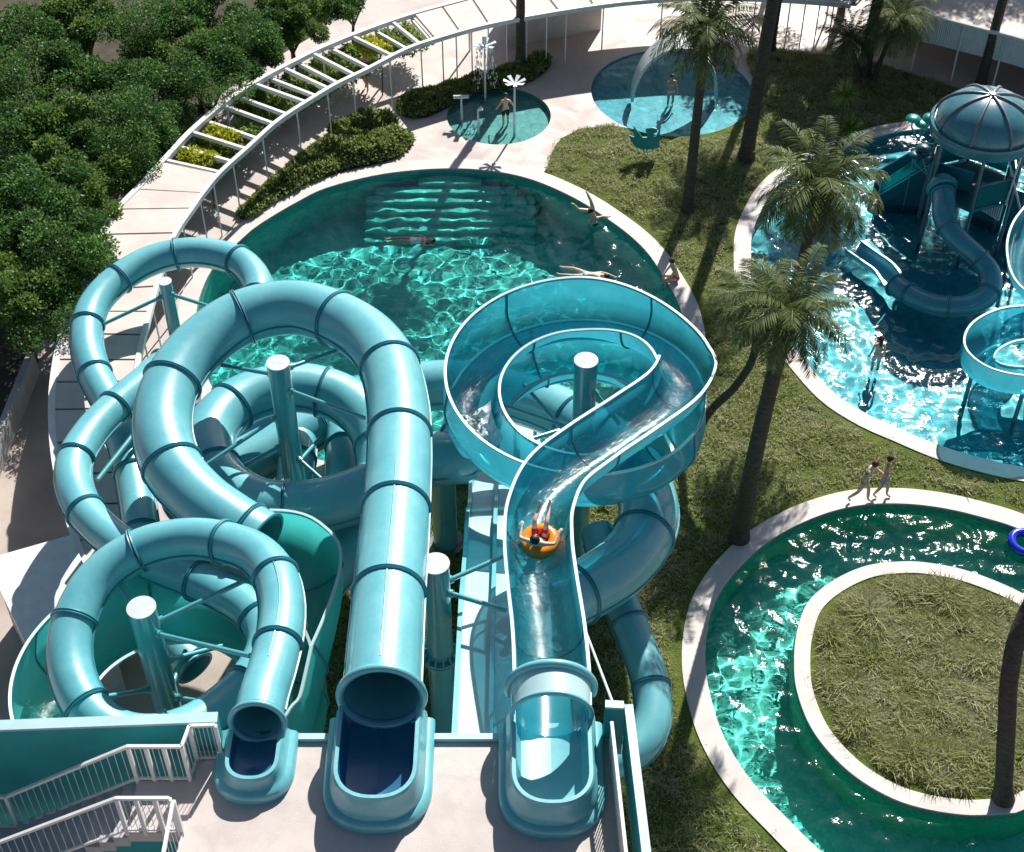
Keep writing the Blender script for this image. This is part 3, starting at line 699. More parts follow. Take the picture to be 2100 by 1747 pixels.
# --- slide four: wide tube continuing out of the ring, looping under slide two
s5=thing('tube_slide','wide aqua tube slide looping low around the tall post beneath another tube',"water slide",at(620,900,3))
pe,de=Vector(PG[-1]),(Vector(PG[-1])-Vector(PG[-3])).normalized()
A5=[pe+Vector((0,0,.56)),pe+de*.9+Vector((0,0,.5))]+W((872,945,4.6),(800,985,4.45),(715,1022,4.3),(620,1042,4.2),(520,1032,4.1),(445,975,4.0),(428,895,3.9),(490,825,3.8),(595,795,3.7),(695,815,3.55),(765,875,3.4),(785,960,3.2),(760,1060,3.0),(715,1130,2.8),(650,1200,2.6),(620,1290,2.4))
tube_slide(s5,A5,.70,2.7,first=.3)
# --- slide five: low wide tube from the right going behind
s6=thing('tube_slide','wide aqua tube slide bulging out below the ring beside the lawn',"water slide",at(1300,1100,3))
A6=W((1120,1245,4.2),(1190,1215,4.0),(1270,1165,3.8),(1320,1100,3.6),(1330,1030,3.4),(1295,950,3.1),(1220,888,2.8),(1110,832,2.4),(960,792,2.0),(810,802,1.75),(690,848,1.6),(565,918,1.5),(450,985,1.4),(380,1060,1.3))
tube_slide(s6,A6,.76,2.9,first=1.0)
# --- slide six: narrow tube on the far right going back under the platform
s7=thing('tube_slide','narrow blue tube slide curving over the dark lawn at the right of the platform',"water slide",at(1320,1350,2))
A7=W((1225,1090,3.0),(1250,1165,2.9),(1276,1240,2.75),(1308,1322,2.55),(1334,1400,2.4),(1337,1475,2.25),(1308,1535,2.1),(1240,1570,2.0),(1150,1580,1.9))
tube_slide(s7,A7,.44,1.9,first=.9)
# low narrow tube end seen inside the loop
s8=thing('tube_slide','short dark tube slide end low inside the loop near the pool edge',"water slide",at(540,880,1))
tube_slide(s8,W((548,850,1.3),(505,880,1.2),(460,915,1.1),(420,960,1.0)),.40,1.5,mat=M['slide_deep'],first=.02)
# wide tubes glimpsed upright inside the loop: run down to the ground
for (lab,pts) in (('pale wide tube slide dropping straight towards the platform below the loop',((612,905,1.9),(607,960,2.0),(600,1030,2.1),(590,1120,2.2))),('pale wide tube slide seen through the loop next to the middle tube',((707,880,1.9),(706,940,2.0),(702,1010,2.1),(695,1100,2.2)))):
    q=thing('tube_slide',lab,'water slide',at(*pts[1]))
    tube_slide(q,W(*pts),.52,2.2,first=.9)
# --- racer lanes
rl=thing('racer_slide','pale multi lane racing slide dropping straight into the round pool','water slide',at(985,1200,2))
prof=[(21.0,6.3),(22.0,5.7),(24.2,4.6),(25.6,4.25),(26.6,3.0),(28.2,2.65),(29.2,1.3),(31.5,.45),(34.0,.12)]
ys=np.linspace(21,34,90); zs=np.interp(ys,[p[0] for p in prof],[p[1] for p in prof]); zs=np.convolve(np.pad(zs,4,'edge'),np.ones(9)/9,'valid')
ys=np.concatenate([np.linspace(16.4,20.9,10),ys]); zs=np.concatenate([np.linspace(7.55,6.35,10),zs])
xa=at(934,1500,7.2).x; lanes=[xa,xa+.70,xa+1.30,xa+1.9]
for k in range(3):
    vs=[];fs=[]
    for y,z in zip(ys,zs): vs+=[(lanes[k]+.05,y,z),(lanes[k+1]-.05,y,z),(lanes[k+1]-.05,y,z-.08),(lanes[k]+.05,y,z-.08)]
    for i in range(len(ys)-1):
        for c in range(4): fs.append((4*i+c,4*i+4+c,4*i+4+(c+1)%4,4*i+(c+1)%4))
    MB().add(vs,fs).build('lane',M['rim'],rl)
for k in range(4):
    vs=[];fs=[]; h=.28
    for y,z in zip(ys,zs): vs+=[(lanes[k]-.048,y,z-.1),(lanes[k]+.048,y,z-.1),(lanes[k]+.048,y,z+h),(lanes[k]-.048,y,z+h)]
    for i in range(len(ys)-1):
        for c in range(4): fs.append((4*i+c,4*i+(c+1)%4,4*i+4+(c+1)%4,4*i+4+c))
    fs+=[(0,3,2,1)]
    MB().add(vs,fs).build('lane_divider',M['slide'],rl)
for y,z in ((17.5,7.0),(22,5.5),(26,3.7),(30,.8)):
    for x in (lanes[0]+.2,lanes[3]-.2): MB().cyl((x,y,0),(x,y,z-.1),.09,n=10).build('post',M['pole'],rl,True)
# ---------------------------------------------------------------- support posts with struts
def post(label,u,v,z,r,struts,flz=None):
    t0=at(u,v,z); t=thing('support_post',label,'post',(t0.x,t0.y,0))
    MB().cyl((t0.x,t0.y,0),(t0.x,t0.y,z),r,n=28,caps=False).build('shaft',M['pole'],t,True)
    mb=MB(); mb.cyl((t0.x,t0.y,z),(t0.x,t0.y,z+.025),r+.012,n=28); mb.build('cap',M['cap'],t)
    if flz:
        mb=MB()
        for dz in (-.09,.0,): mb.cyl((t0.x,t0.y,flz+dz),(t0.x,t0.y,flz+dz+.06),r+.13,n=28)
        for k in range(14):
            a=2*math.pi*k/14; mb.bar((t0.x+(r)*math.cos(a),t0.y+r*math.sin(a),flz+.2),(t0.x+(r+.11)*math.cos(a),t0.y+(r+.11)*math.sin(a),flz+.05),.02,.12)
        mb.build('bolted_flange',M['pole'],t)
    for (z0,q) in struts:
        q=at(*q); d=(Vector((q.x,q.y,0))-Vector((t0.x,t0.y,0))).normalized()
        p0=Vector((t0.x,t0.y,z0))+d*r*.9
        mb=MB(); mb.cyl(p0,q,.055,n=10); mb.cyl(p0-d*.02,p0+(q-p0).normalized()*.12,.09,n=10); mb.build('strut',M['pole'],t,True)
    MB().cyl((t0.x,t0.y,0),(t0.x,t0.y,.08),r+.2,n=24).build('base_plate',M['steel'],t)
G_='round support posts of the slides'
post('tall aqua post at the centre of the wide tube loop in front of the pool',570,745,7.2,.285,[(6.7,(445,748,6.0)),(6.9,(712,712,6.6)),(6.4,(748,858,6.6)),(5.5,(425,952,5.2)),(4.4,(488,962,4.1)),(4.0,(690,1010,3.6)),(3.4,(655,900,3.0)),(3.2,(560,1040,2.9))])
post('tall aqua post standing inside the ring of the open flume',1202,740,7.3,.29,[(6.4,(1270,870,5.6)),(5.2,(1085,902,5.4)),(4.9,(1030,830,5.4)),(4.2,(1075,790,4.6)),(4.2,(1290,800,4.6))])
post('aqua post with bolted collar between the wide tube and the open flume',893,1157,8.1,.29,[(7.4,(1030,1142,7.4)),(7.3,(1038,1252,7.4)),(7.3,(822,1180,7.9))],5.0)
post('aqua post inside the narrow tube loop above the green spiral',290,1247,7.6,.295,[(7.0,(500,1192,7.2)),(6.9,(512,1345,7.8)),(6.2,(240,1180,6.9)),(5.6,(455,1325,5.0)),(5.0,(210,1430,5.6)),(4.6,(420,1440,4.8)),(4.3,(380,1335,4.0))])
post('short aqua post beside the canopy inside the far narrow loop',338,578,4.7,.19,[(4.2,(212,665,3.8)),(4.3,(440,632,4.5))])
post('dark teal post rising from the lawn between the racing lanes and the tubes',905,915,3.9,.34,[])
# thin poles: leaning stays near the left tubes
mb=MB(); mb.cyl(at(200,985,4.3),at(385,752,4.2),.07,n=10); tag(mb.build('stay_pole',M['pole'],None,True),'slim aqua stay pole slanting between the left tubes','pole')
mb=MB(); mb.cyl(at(1199,1290,6.0),at(1258,1446,8.6),.03,n=8); tag(mb.build('stay_pole',M['cap'],None,True),'thin white pole slanting from the flume to the platform corner','pole')
# ---------------------------------------------------------------- domed play tower in the blue pool
M['dome']=slide_mat('smoky_blue_dome',(.07,.28,.36),(.12,.34,.42),.35,.22,.9)
M['panel']=slide_mat('dark_teal_panel',(.01,.14,.19),(.02,.19,.24),.3,.35)
M['glass_panel']=slide_mat('translucent_teal_panel',(.02,.30,.33),(.03,.36,.38),.65,.25)
M['slide_shade']=slide_mat('mid_blue_fibreglass',(.03,.27,.38),(.05,.34,.44),.15,.3)
FL=-.75
Tc=at(2020,254,4.4); tw_=thing('play_tower','play tower in the blue pool under a big smoky blue dome with dark ribs','play tower',(Tc.x,Tc.y,FL))
RD=1.66; HD=1.08
mb=MB(); vs=[];fs=[]; n=48; m=14
for j in range(m+1):
    e=math.pi/2*j/m
    for k in range(n): a=2*math.pi*k/n; vs.append((Tc.x+RD*math.cos(e)*math.cos(a),Tc.y+RD*math.cos(e)*math.sin(a),4.4+HD*math.sin(e)))
for j in range(m):
    for k in range(n): a=j*n+k;b=j*n+(k+1)%n; fs.append((a,b,b+n,a+n))
dm=mb.add(vs,fs).build('dome',M['dome'],tw_,True)
def sub(o,parent):
    o.parent=parent; o.location=(0,0,0); return o
for k in range(8):
    a=2*math.pi*(k+.35)/8; pts=[Vector((Tc.x+(RD+.02)*math.cos(e)*math.cos(a),Tc.y+(RD+.02)*math.cos(e)*math.sin(a),4.4+(HD+.02)*math.sin(e))) for e in np.linspace(0,math.pi/2*.97,14)]
    sub(MB().tube(pts,.05,8).build('rib',M['steel'],None,True),dm)
mb=MB(); mb.cyl((Tc.x,Tc.y,4.4+HD-.04),(Tc.x,Tc.y,4.4+HD+.1),.16,.1,n=14); sub(mb.build('crown_cap',M['steel'],None,True),dm)
mb=MB(); vs=[];fs=[]
for k in range(n):
    a=2*math.pi*k/n
    for r,z in ((RD-.04,4.40),(RD+.14,4.46),(RD+.17,4.38),(RD+.08,4.02),(RD-.02,4.02)): vs.append((Tc.x+r*math.cos(a),Tc.y+r*math.sin(a),z))
for k in range(n):
    j=(k+1)%n
    for q in range(5): fs.append((5*k+q,5*j+q,5*j+(q+1)%5,5*k+(q+1)%5))
mb.add(vs,fs).build('dome_rim',M['dome'],tw_,True)
hexp=[(Tc.x+1.54*math.cos(R(20+60*k)),Tc.y+1.54*math.sin(R(20+60*k))) for k in range(6)]
for x,y in hexp: MB().cyl((x,y,FL),(x,y,4.38),.065,n=10).build('post',M['steel'],tw_,True)
mb=MB(); lo=[Vector((x,y,1.85)) for x,y in hexp]; hi=[p+Vector((0,0,.12)) for p in lo]
mb.add(lo+hi,[tuple(reversed(range(6))),tuple(range(6,12))]+[(k,(k+1)%6,6+(k+1)%6,6+k) for k in range(6)]); mb.build('deck',M['panel'],tw_)
for k in range(6):
    a=Vector((*hexp[k],0)); b=Vector((*hexp[(k+1)%6],0)); d=(b-a).normalized()
    a2=a+d*.1;b2=b-d*.1
    if k not in (3,):
        mb=MB(); mb.bar(a2+Vector((0,0,2.45)),b2+Vector((0,0,2.45)),.04,.8); mb.build('guard_panel',M['glass_panel'],tw_)
        mb=MB(); mb.bar(a2+Vector((0,0,2.92)),b2+Vector((0,0,2.92)),.07,.06); mb.build('guard_rail',M['steel'],tw_)
    if k in (0,1,5):
        mb=MB(); mb.bar(a2+Vector((0,0,3.5)),b2+Vector((0,0,3.5)),.03,.8); mb.build('window_panel',M['glass_panel'],tw_)
    mb=MB(); mb.bar(a+Vector((0,0,3.95)),b+Vector((0,0,3.95)),.07,.08); mb.build('ring_beam',M['steel'],tw_)
# lower wall panels
for u0,u1,v in ((1985,2045,470),(2045,2110,500)):
    a,b=at(u0,v,FL),at(u1,v+22,FL); mb=MB(); mb.bar(a+Vector((0,0,1.2)),b+Vector((0,0,1.2)),.06,2.4); mb.build('skirt_panel',M['panel'],tw_)
a,b=at(1902,398,1.55),at(1988,424,1.55); mb=MB(); mb.bar(a+Vector((0,.25,.6)),b+Vector((0,.25,.6)),.08,1.2); mb.build('slide_panel',M['slide_shade'],tw_)
# white slatted gate
g0,g1=at(2003,424,1.2),at(2048,452,1.2)
mb=MB()
for k in range(12): p=g0.lerp(g1,k/11); mb.bar(p,p+Vector((0,0,1.0)),.05,.02)
mb.bar(g0,g1,.04,.05); mb.bar(g0+Vector((0,0,1)),g1+Vector((0,0,1)),.04,.05); mb.build('slatted_gate',M['white'],tw_)
# entry ramp with side panels
r0,r1=at(1793,448,FL),at(1900,455,FL)
mb=MB(); mb.hexa([r0,r1,r1+Vector((0,.06,0)),r0+Vector((0,.06,0)),r0+Vector((0,0,1.0)),r1+Vector((0,0,2.75)),r1+Vector((0,.06,2.75)),r0+Vector((0,.06,1.0))]); mb.build('ramp_side',M['panel'],tw_)
b0,b1=r0+Vector((.1,1.2,0)),r1+Vector((.25,1.2,0))
mb=MB(); mb.hexa([b0,b1,b1+Vector((0,.06,0)),b0+Vector((0,.06,0)),b0+Vector((0,0,1.2)),b1+Vector((0,0,3.0)),b1+Vector((0,.06,3.0)),b0+Vector((0,.06,1.2))]); mb.build('ramp_side',M['panel'],tw_)
mb=MB(); mb.hexa([r0+Vector((0,.07,.05)),r1+Vector((0,.07,1.6)),b1+Vector((0,0,1.6)),b0+Vector((0,0,.05)),r0+Vector((0,.07,.15)),r1+Vector((0,.07,1.75)),b1+Vector((0,0,1.75)),b0+Vector((0,0,.15))]); mb.build('ramp_floor',M['panel'],tw_)
for k in (0,.5,1):
    p=r0.lerp(r1,k); h=1.0+1.75*k; mb=MB(); mb.cyl(p+Vector((0,.03,0)),p+Vector((0,.03,h+.75)),.035,n=8); mb.build('ramp_post',M['slide'],tw_,True)
mb=MB(); mb.hexa([r0+Vector((.05,.02,1.1)),r1+Vector((-.05,.02,2.85)),r1+Vector((-.05,.05,2.85)),r0+Vector((.05,.05,1.1)),r0+Vector((.05,.02,1.65)),r1+Vector((-.05,.02,3.4)),r1+Vector((-.05,.05,3.4)),r0+Vector((.05,.05,1.65))]); mb.build('ramp_guard',M['glass_panel'],tw_)
# diagonal braces and second bay to the right
for (a,b) in (((2092,430,1.9),(2062,300,3.9)),((2062,420,1.9),(2095,320,3.9)),((2060,370,2.6),(2130,380,2.6)),((2075,440,.4),(2130,330,2.6))):
    mb=MB(); mb.cyl(at(*a),at(*b),.04,n=8); mb.build('brace',M['white'],tw_,True)
for u,v,h in ((2058,560,3.2),(2088,500,4.2),(2112,560,3.4)):
    p=at(u,v,FL); MB().cyl(p,p+Vector((0,0,h+.75)),.06,n=10).build('post',M['steel'],tw_,True)
# mushroom sprinklers
for i,(lab,pts) in enumerate((('upper trio of teal disc sprinklers on a stem beside the dome',[(1873,243,3.0),(1908,241,3.0),(1891,254,2.85)]),('lower trio of dark disc sprinklers beside the tower ramp',[(1895,304,2.5),(1880,318,2.3),(1909,325,2.3)]))):
    c=at(*pts[2]); t=thing('sprinkler',lab,'sprinkler',c,'disc sprinklers of the play tower')
    foot=at(1925,300+45*i,2.0)
    for p in pts:
        q=at(*p); mb=MB(); prof_=[(0,.08),(.12,.085),(.2,.05),(.235,0),(.2,-.05),(.1,-.08),(0,-.085)]; vs=[];fs=[]
        for r_,z_ in prof_:
            for k in range(16): a=2*math.pi*k/16; vs.append((q.x+max(r_,.001)*1.15*math.cos(a),q.y+max(r_,.001)*1.15*math.sin(a),q.z+z_*1.2))
        for j in range(6):
            for k in range(16): fs.append((j*16+k,(j+1)*16+k,(j+1)*16+(k+1)%16,j*16+(k+1)%16))
        mb.add(vs,fs).build('disc',M['slide_green'] if i==0 else M['panel'],t,True)
        mb=MB(); mb.tube([q-Vector((0,0,.05)),q-Vector((0,0,.35)),c-Vector((0,0,.7)),foot],.03,8); mb.build('stem',M['slide'],t,True)
ts=thing('tube_slide','small blue tube slide curling from the domed tower to the blue pool','water slide',at(1990,540,0))
AT=W((1930,372,2.45),(1936,412,2.35),(1937,445,2.2),(1950,475,2.0),(1975,502,1.75),(2006,530,1.45),(2029,560,1.2),(2031,592,1.0),(2008,618,.8),(1965,630,.65),(1910,625,.5),(1862,603,.4),(1836,585,.33))
fT=tube_slide(ts,AT,.36,1.45,mat=M['slide_shade'],first=.7,flmat=M['flange'])
pT=[AT[-1]-Vector((0,0,.36)),at(1810,569,-.03),at(1785,550,-.05),at(1758,531,-.06),at(1745,521,-.06)]
flume(ts,cr(pT,30),.36,.42,.42,M['slide_shade'],M['slide'],t=.04)
mb=MB(); q=at(1932,385,2.45); mb.torus(q,(0.1,-1,-.25),.42,.12,32,10); mb.build('entry_collar',M['slide_shade'],ts,True)
f1=thing('flume_slide','pale blue open flume loop hanging over the blue pool at the right edge','water slide',at(2075,740,1))
ring=W((2230,760,1.55),(2185,712,1.5),(2120,697,1.45),(2055,700,1.38),(2005,725,1.3),(1992,760,1.22),(2025,790,1.14),(2085,803,1.06),(2160,800,.98),(2230,780,.9))
PR=cr(ring,90); flume(f1,PR,.50,.55,.95,M['slide_blue'],M['rim'],roll=.12); 
for u,v in ((2000,745),(2100,800),(2140,700)): 
    p=at(u,v,1.2); MB().cyl((p.x,p.y,FL),(p.x,p.y,1.15),.07,n=10).build('post',M['pole'],f1,True)
f2=thing('flume_slide','open blue flume dropping out of the tower at the right edge','water slide',at(2090,560,1.5))
flume(f2,cr(W((2130,455,2.6),(2098,500,2.4),(2088,550,2.2),(2105,605,2.0),(2160,640,1.8),(2230,650,1.6)),60),.46,.8,.6,M['slide_blue'],M['rim'])
# ---------------------------------------------------------------- paddling pool arch, spray posts, sculpture, floats
ar=thing('arch','white tiled arch band standing in the round paddling pool','arch',at(1382,197,0))
L0,R0=at(1293,203,-.05),at(1470,196,-.05); c=(L0+R0)/2; hw=(R0-L0)/2; vs=[];fs=[]; n=40
for k in range(n+1):
    a=math.pi*k/n; p=c-hw*math.cos(a)+Vector((0,0,2.5*math.sin(a))); wd=.24+.34*math.sin(a)
    nx=-math.cos(a); 
    inn=c-hw*.935*math.cos(a)+Vector((0,0,2.40*math.sin(a)))
    vs+=[p+Vector((0,-wd,0)),p+Vector((0,wd,0)),inn+Vector((0,wd,0)),inn+Vector((0,-wd,0))]
for k in range(n):
    for q in range(4): fs.append((4*k+q,4*k+(q+1)%4,4*k+4+(q+1)%4,4*k+4+q))
m_,nt,b=new_mat('white_tile_band'); tcn=nt.nodes.new('ShaderNodeTexCoord'); br=nt.nodes.new('ShaderNodeTexBrick'); br.inputs['Scale'].default_value=9
br.inputs['Color1'].default_value=(.60,.66,.66,1); br.inputs['Color2'].default_value=(.66,.70,.70,1); br.inputs['Mortar'].default_value=(.38,.44,.45,1); br.inputs['Mortar Size'].default_value=.012
nt.links.new(tcn.outputs['Object'],br.inputs[0]); nt.links.new(br.outputs[0],b.inputs['Base Color']); b.inputs['Roughness'].default_value=.35
receiver(MB().add(vs,fs).build('arch_band',m_,ar,True))
M['clear']=simple('clear_acrylic',(.7,.75,.76),(.8,.84,.85),3,.15,0)
def flower(t,p,r,n,tilt):
    mb=MB()
    for k in range(n):
        a=2*math.pi*k/n+.3; d=Vector((math.cos(a),math.sin(a),tilt)); s=Vector((-math.sin(a),math.cos(a),0))
        mb.hexa([p+s*.03,p-s*.03,p+d*r-s*.085,p+d*r+s*.085,p+s*.03+Vector((0,0,.02)),p-s*.03+Vector((0,0,.02)),p+d*r-s*.085+Vector((0,0,.025)),p+d*r+s*.085+Vector((0,0,.025))])
    mb.build('petals',M['clear'],t)
for lab,u,v,h,kind in (('tallest spray post with clear petals and falling water at the back of the splash pool',995,199,2.45,'fountain'),('slim spray post topped by a clear flower beside the boy',1055,272,2.1,'flower'),('short white T shaped spray post at the left of the splash pool',947,243,.95,'tee'),('short spray post with small nozzle at the near rim of the splash pool',981,272,1.0,'nozzle')):
    p=at(u,v,0); t=thing('spray_post',lab,'fountain',p,'spray posts of the splash pool')
    MB().cyl((p.x,p.y,-.32),(p.x,p.y,h),.05,.035,n=10).build('pole',M['white'],t,True)
    top=Vector((p.x,p.y,h))
    if kind=='fountain':
        flower(t,top-Vector((0,0,.22)),.46,6,.25); mb=MB(); mb.cyl(top-Vector((0,0,.1)),top+Vector((0,0,.25)),.1,.08,n=10); mb.build('nozzle',M['clear'],t,True)
        wmb=MB(); rng=random.Random(4)
        for k in range(150):
            a=rng.uniform(0,6.28); q=rng.random(); r_=.18+.28*q+rng.uniform(-.06,.06); z=h-.15-(q*1.35)**2*1.0
            wmb.sphere((p.x+r_*math.cos(a),p.y+r_*math.sin(a),max(z,.05)),(.02,.02,.05+.05*rng.random()),5,4)
        o=wmb.build('falling_water',M['clear'],t,True)
    elif kind=='flower': flower(t,top,.42,7,.35); 
    elif kind=='tee': MB().cyl(top+Vector((-.3,0,0)),top+Vector((.3,0,.02)),.07,n=12).build('spray_bar',M['white'],t,True)
    else: MB().cyl(top,top+Vector((.16,0,.08)),.06,.09,n=10).build('nozzle',M['white'],t,True)
# bird shaped plate on the lawn
bp=at(1327,323,0); sc_=1/(53*.835)*.357*1.02
out=[(1755,738),(1800,800),(1822,800),(1822,778),(1812,770),(1814,752),(1840,748),(1862,754),(1866,770),(1850,780),(1852,798),(1864,790),(1878,748),(1880,850),(1850,864),(1800,862),(1770,850),(1748,815),(1738,788),(1764,800)]
sg=thing('bird_sculpture','flat teal bird shaped plate standing on two thin legs on the grass','sculpture',bp)
vs=[];k=len(out)
for dy in (-.03,.03): vs+=[(bp.x+(x-1828)*sc_,bp.y+dy,(908-y)*sc_) for x,y in out]
MB().add(vs,[tuple(range(k)),tuple(reversed(range(k,2*k)))]+[(i,k+i,k+(i+1)%k,(i+1)%k) for i in range(k)]).build('body_plate',M['teal_wall'],sg)
for x0,x1 in ((1806,1826),(1822,1834)): MB().cyl((bp.x+(x0-1828)*sc_,bp.y,(864-908)*-sc_),(bp.x+(x1-1828)*sc_,bp.y,-.02),.018,n=6).build('leg',M['teal_wall'],sg,True)
def vinyl(name,c):
    m,nt,b=new_mat(name); b.inputs['Base Color'].default_value=(*c,1); b.inputs['Roughness'].default_value=.22; b.inputs['Coat Weight'].default_value=.6
    b.inputs['Subsurface Weight'].default_value=.1; return m
M['blue_vinyl']=vinyl('blue_vinyl',(.01,.03,.55)); M['orange_vinyl']=vinyl('orange_vinyl',(.85,.28,.02))
def ring_float(label,p,ax,Rr,r,mat):
    t=thing('swim_ring',label,'swim ring',p); mb=MB(); mb.torus(p,ax,Rr,r,48,20); mb.build('tube',mat,t,True)
    x=Vector(ax).orthogonal().normalized(); q=p+x*(Rr+r*.75)+Vector(ax)*r*.6; mb=MB(); mb.cyl(q,q+Vector(ax)*.05,.02,.012,n=8); mb.build('valve',mat,t,True)
    mb=MB(); 
    for a in np.linspace(0,2*math.pi,9)[:-1]:
        pass
    return t
ring_float('deep blue inflatable ring floating at the right edge of the green pool',at(2101,1113,.0),(.05,-.1,1),.36,.13,M['blue_vinyl'])
RID=at(1107,1110,7.72)
ring_float('orange inflatable ring carrying the rider down the flume',RID,(-.05,-.12,1),.30,.145,M['orange_vinyl'])
# ---------------------------------------------------------------- vegetation
def leaf_mat(name,stops,trans=.35,nscale=.7):
    m,nt,b=new_mat(name)
    g=nt.nodes.new('ShaderNodeNewGeometry'); f=noise_tex(nt,nscale,3)
    mx=nt.nodes.new('ShaderNodeMath'); mx.operation='MULTIPLY_ADD'; nt.links.new(g.outputs['Random Per Island'],mx.inputs[0]); mx.inputs[1].default_value=.5
    sb=nt.nodes.new('ShaderNodeMath'); sb.operation='MULTIPLY'; nt.links.new(f,sb.inputs[0]); sb.inputs[1].default_value=.6
    nt.links.new(sb.outputs[0],mx.inputs[2])
    col=ramp(nt,mx.outputs[0],stops); nt.links.new(col,b.inputs['Base Color']); b.inputs['Roughness'].default_value=.5; b.inputs['Specular IOR Level'].default_value=.3
    t=nt.nodes.new('ShaderNodeBsdfTranslucent'); nt.links.new(col,t.inputs[0]); x=nt.nodes.new('ShaderNodeMixShader'); x.inputs[0].default_value=trans
    nt.links.new(b.outputs[0],x.inputs[1]); nt.links.new(t.outputs[0],x.inputs[2]); nt.links.new(x.outputs[0],nt.nodes['Material Output'].inputs[0]); return m
M['leaf']=leaf_mat('dark_tree_leaves',[(.2,(.026,.075,.022)),(.5,(.06,.15,.036)),(.8,(.15,.29,.065))],.4)
M['hedge']=leaf_mat('hedge_leaves',[(.2,(.08,.13,.03)),(.5,(.18,.25,.06)),(.8,(.34,.38,.16))],.5)
M['vine']=leaf_mat('vine_leaves',[(.2,(.10,.18,.035)),(.5,(.20,.30,.06)),(.8,(.34,.42,.14))],.5)
M['vine_y']=leaf_mat('yellow_green_leaves',[(.2,(.24,.29,.02)),(.5,(.42,.46,.03)),(.8,(.58,.58,.08))],.5)
M['grass']=leaf_mat('dry_grass',[(.15,(.15,.22,.04)),(.38,(.31,.36,.11)),(.6,(.46,.46,.25)),(.85,(.62,.60,.44))],.5,.55)
M['palm']=leaf_mat('palm_fronds',[(.2,(.05,.085,.02)),(.5,(.11,.15,.04)),(.8,(.22,.25,.11))],.3,1.5)
M['palm_dry']=leaf_mat('dry_palm_fronds',[(.2,(.06,.05,.02)),(.5,(.12,.09,.04)),(.8,(.20,.15,.07))],.2,1.5)
def bark(name,c1,c2,ring):
    m,nt,b=new_mat(name)
    f=noise_tex(nt,4,7,.65,stretch=(1,1,ring)); nt.links.new(ramp(nt,f,[(.3,c1),(.7,c2)]),b.inputs['Base Color']); b.inputs['Roughness'].default_value=.9; bump(nt,b,noise_tex(nt,9,5,stretch=(1,1,ring)),.8,.05); return m
M['palm_bark']=bark('ringed_palm_bark',(.035,.028,.022),(.115,.092,.072),5)
M['bark']=bark('tree_bark',(.03,.024,.018),(.09,.07,.05),.4)
def tri_mesh(name,V,k,mat=None):   # V: (N,k,3) separate polygons
    N=len(V); me=bpy.data.meshes.new(name); me.vertices.add(N*k); me.vertices.foreach_set('co',V.reshape(-1).astype(np.float32))
    me.loops.add(N*k); me.loops.foreach_set('vertex_index',np.arange(N*k,dtype=np.int32)); me.polygons.add(N)
    me.polygons.foreach_set('loop_start',np.arange(0,N*k,k,dtype=np.int32)); me.polygons.foreach_set('loop_total',np.full(N,k,dtype=np.int32)); me.update(calc_edges=True)
    if mat: me.materials.append(mat)
    return me
def unit(a): return a/np.maximum(np.linalg.norm(a,axis=-1,keepdims=True),1e-9)
def leaves(P,nrm,L,Wd,rng,spread=.9,droop=.2):
    """kite shaped leaves at P roughly facing outwards along nrm"""
    N=len(P); d=unit(nrm+rng.normal(0,spread,(N,3))-np.array([0,0,droop])); s=unit(np.cross(d,rng.normal(0,1,(N,3))))
    l=L*rng.uniform(.6,1.3,(N,1)); w=Wd*rng.uniform(.7,1.3,(N,1))
    return np.stack([P,P+d*l*.45+s*w,P+d*l,P+d*l*.45-s*w],1)
def crown_mesh(name,seed,rad,nb,nl,L,Wd,mat,flat=.8):
    rng=np.random.default_rng(seed); C=[];Rb=[]
    for k in range(nb):
        a=rng.uniform(0,2*np.pi); e=rng.uniform(-.25,1.0); q=rng.uniform(.62,1.0)*rad
        C.append([q*np.cos(a)*np.cos(e),q*np.sin(a)*np.cos(e),q*np.sin(e)*flat]); Rb.append(rad*rng.uniform(.22,.38))
    C=np.array(C+[[0,0,rad*.3]]); Rb=np.array(Rb+[rad*.5])
    b=rng.choice(len(C),nl,p=Rb**2/np.sum(Rb**2)); n=unit(rng.normal(0,1,(nl,3))); r=Rb[b][:,None]*rng.uniform(.35,1.15,(nl,1))**.6
    P=C[b]+n*r*np.array([1,1,.85])
    return tri_mesh(name,leaves(P,n+np.array([0,0,.35]),L,Wd,rng),4,mat)
def stem_mesh(name,seed,h,r,nl,spread,mat):
    rng=random.Random(seed); mb=MB(); top=Vector((rng.uniform(-.2,.2),rng.uniform(-.2,.2),h*.6))
    mb.tube([(0,0,-.1),Vector((0,0,h*.3)),top],[r,r*.75,r*.5],8)
    for k in range(nl):
        a=6.283*k/nl+rng.uniform(-.4,.4); q=Vector((math.cos(a)*spread,math.sin(a)*spread,h*rng.uniform(.8,1.05)))
        mb.tube([top*.8,(top*.8).lerp(q,.5)+Vector((0,0,.12)),q],[r*.45,r*.3,r*.12],6)
    me=mb.mesh(name); me.materials.append(mat)
    for p in me.polygons: p.use_smooth=True
    return me
M['leaf_light']=leaf_mat('lighter_tree_leaves',[(.2,(.05,.105,.022)),(.5,(.10,.19,.04)),(.8,(.21,.33,.08))],.45)
crowns=[crown_mesh('crown',20+k,(1.75,1.6,1.85,1.55)[k],(14,9,18,11)[k],(11500,10000,12500,9500)[k],(.125,.15,.11,.14)[k],(.036,.04,.032,.045)[k],M['leaf_light' if k in (1,) else 'leaf'],(.95,1.15,.85,1.1)[k]) for k in range(4)]
stems=[stem_mesh('trunk',30+k,3.0,.13,6,.9,M['bark']) for k in range(2)]
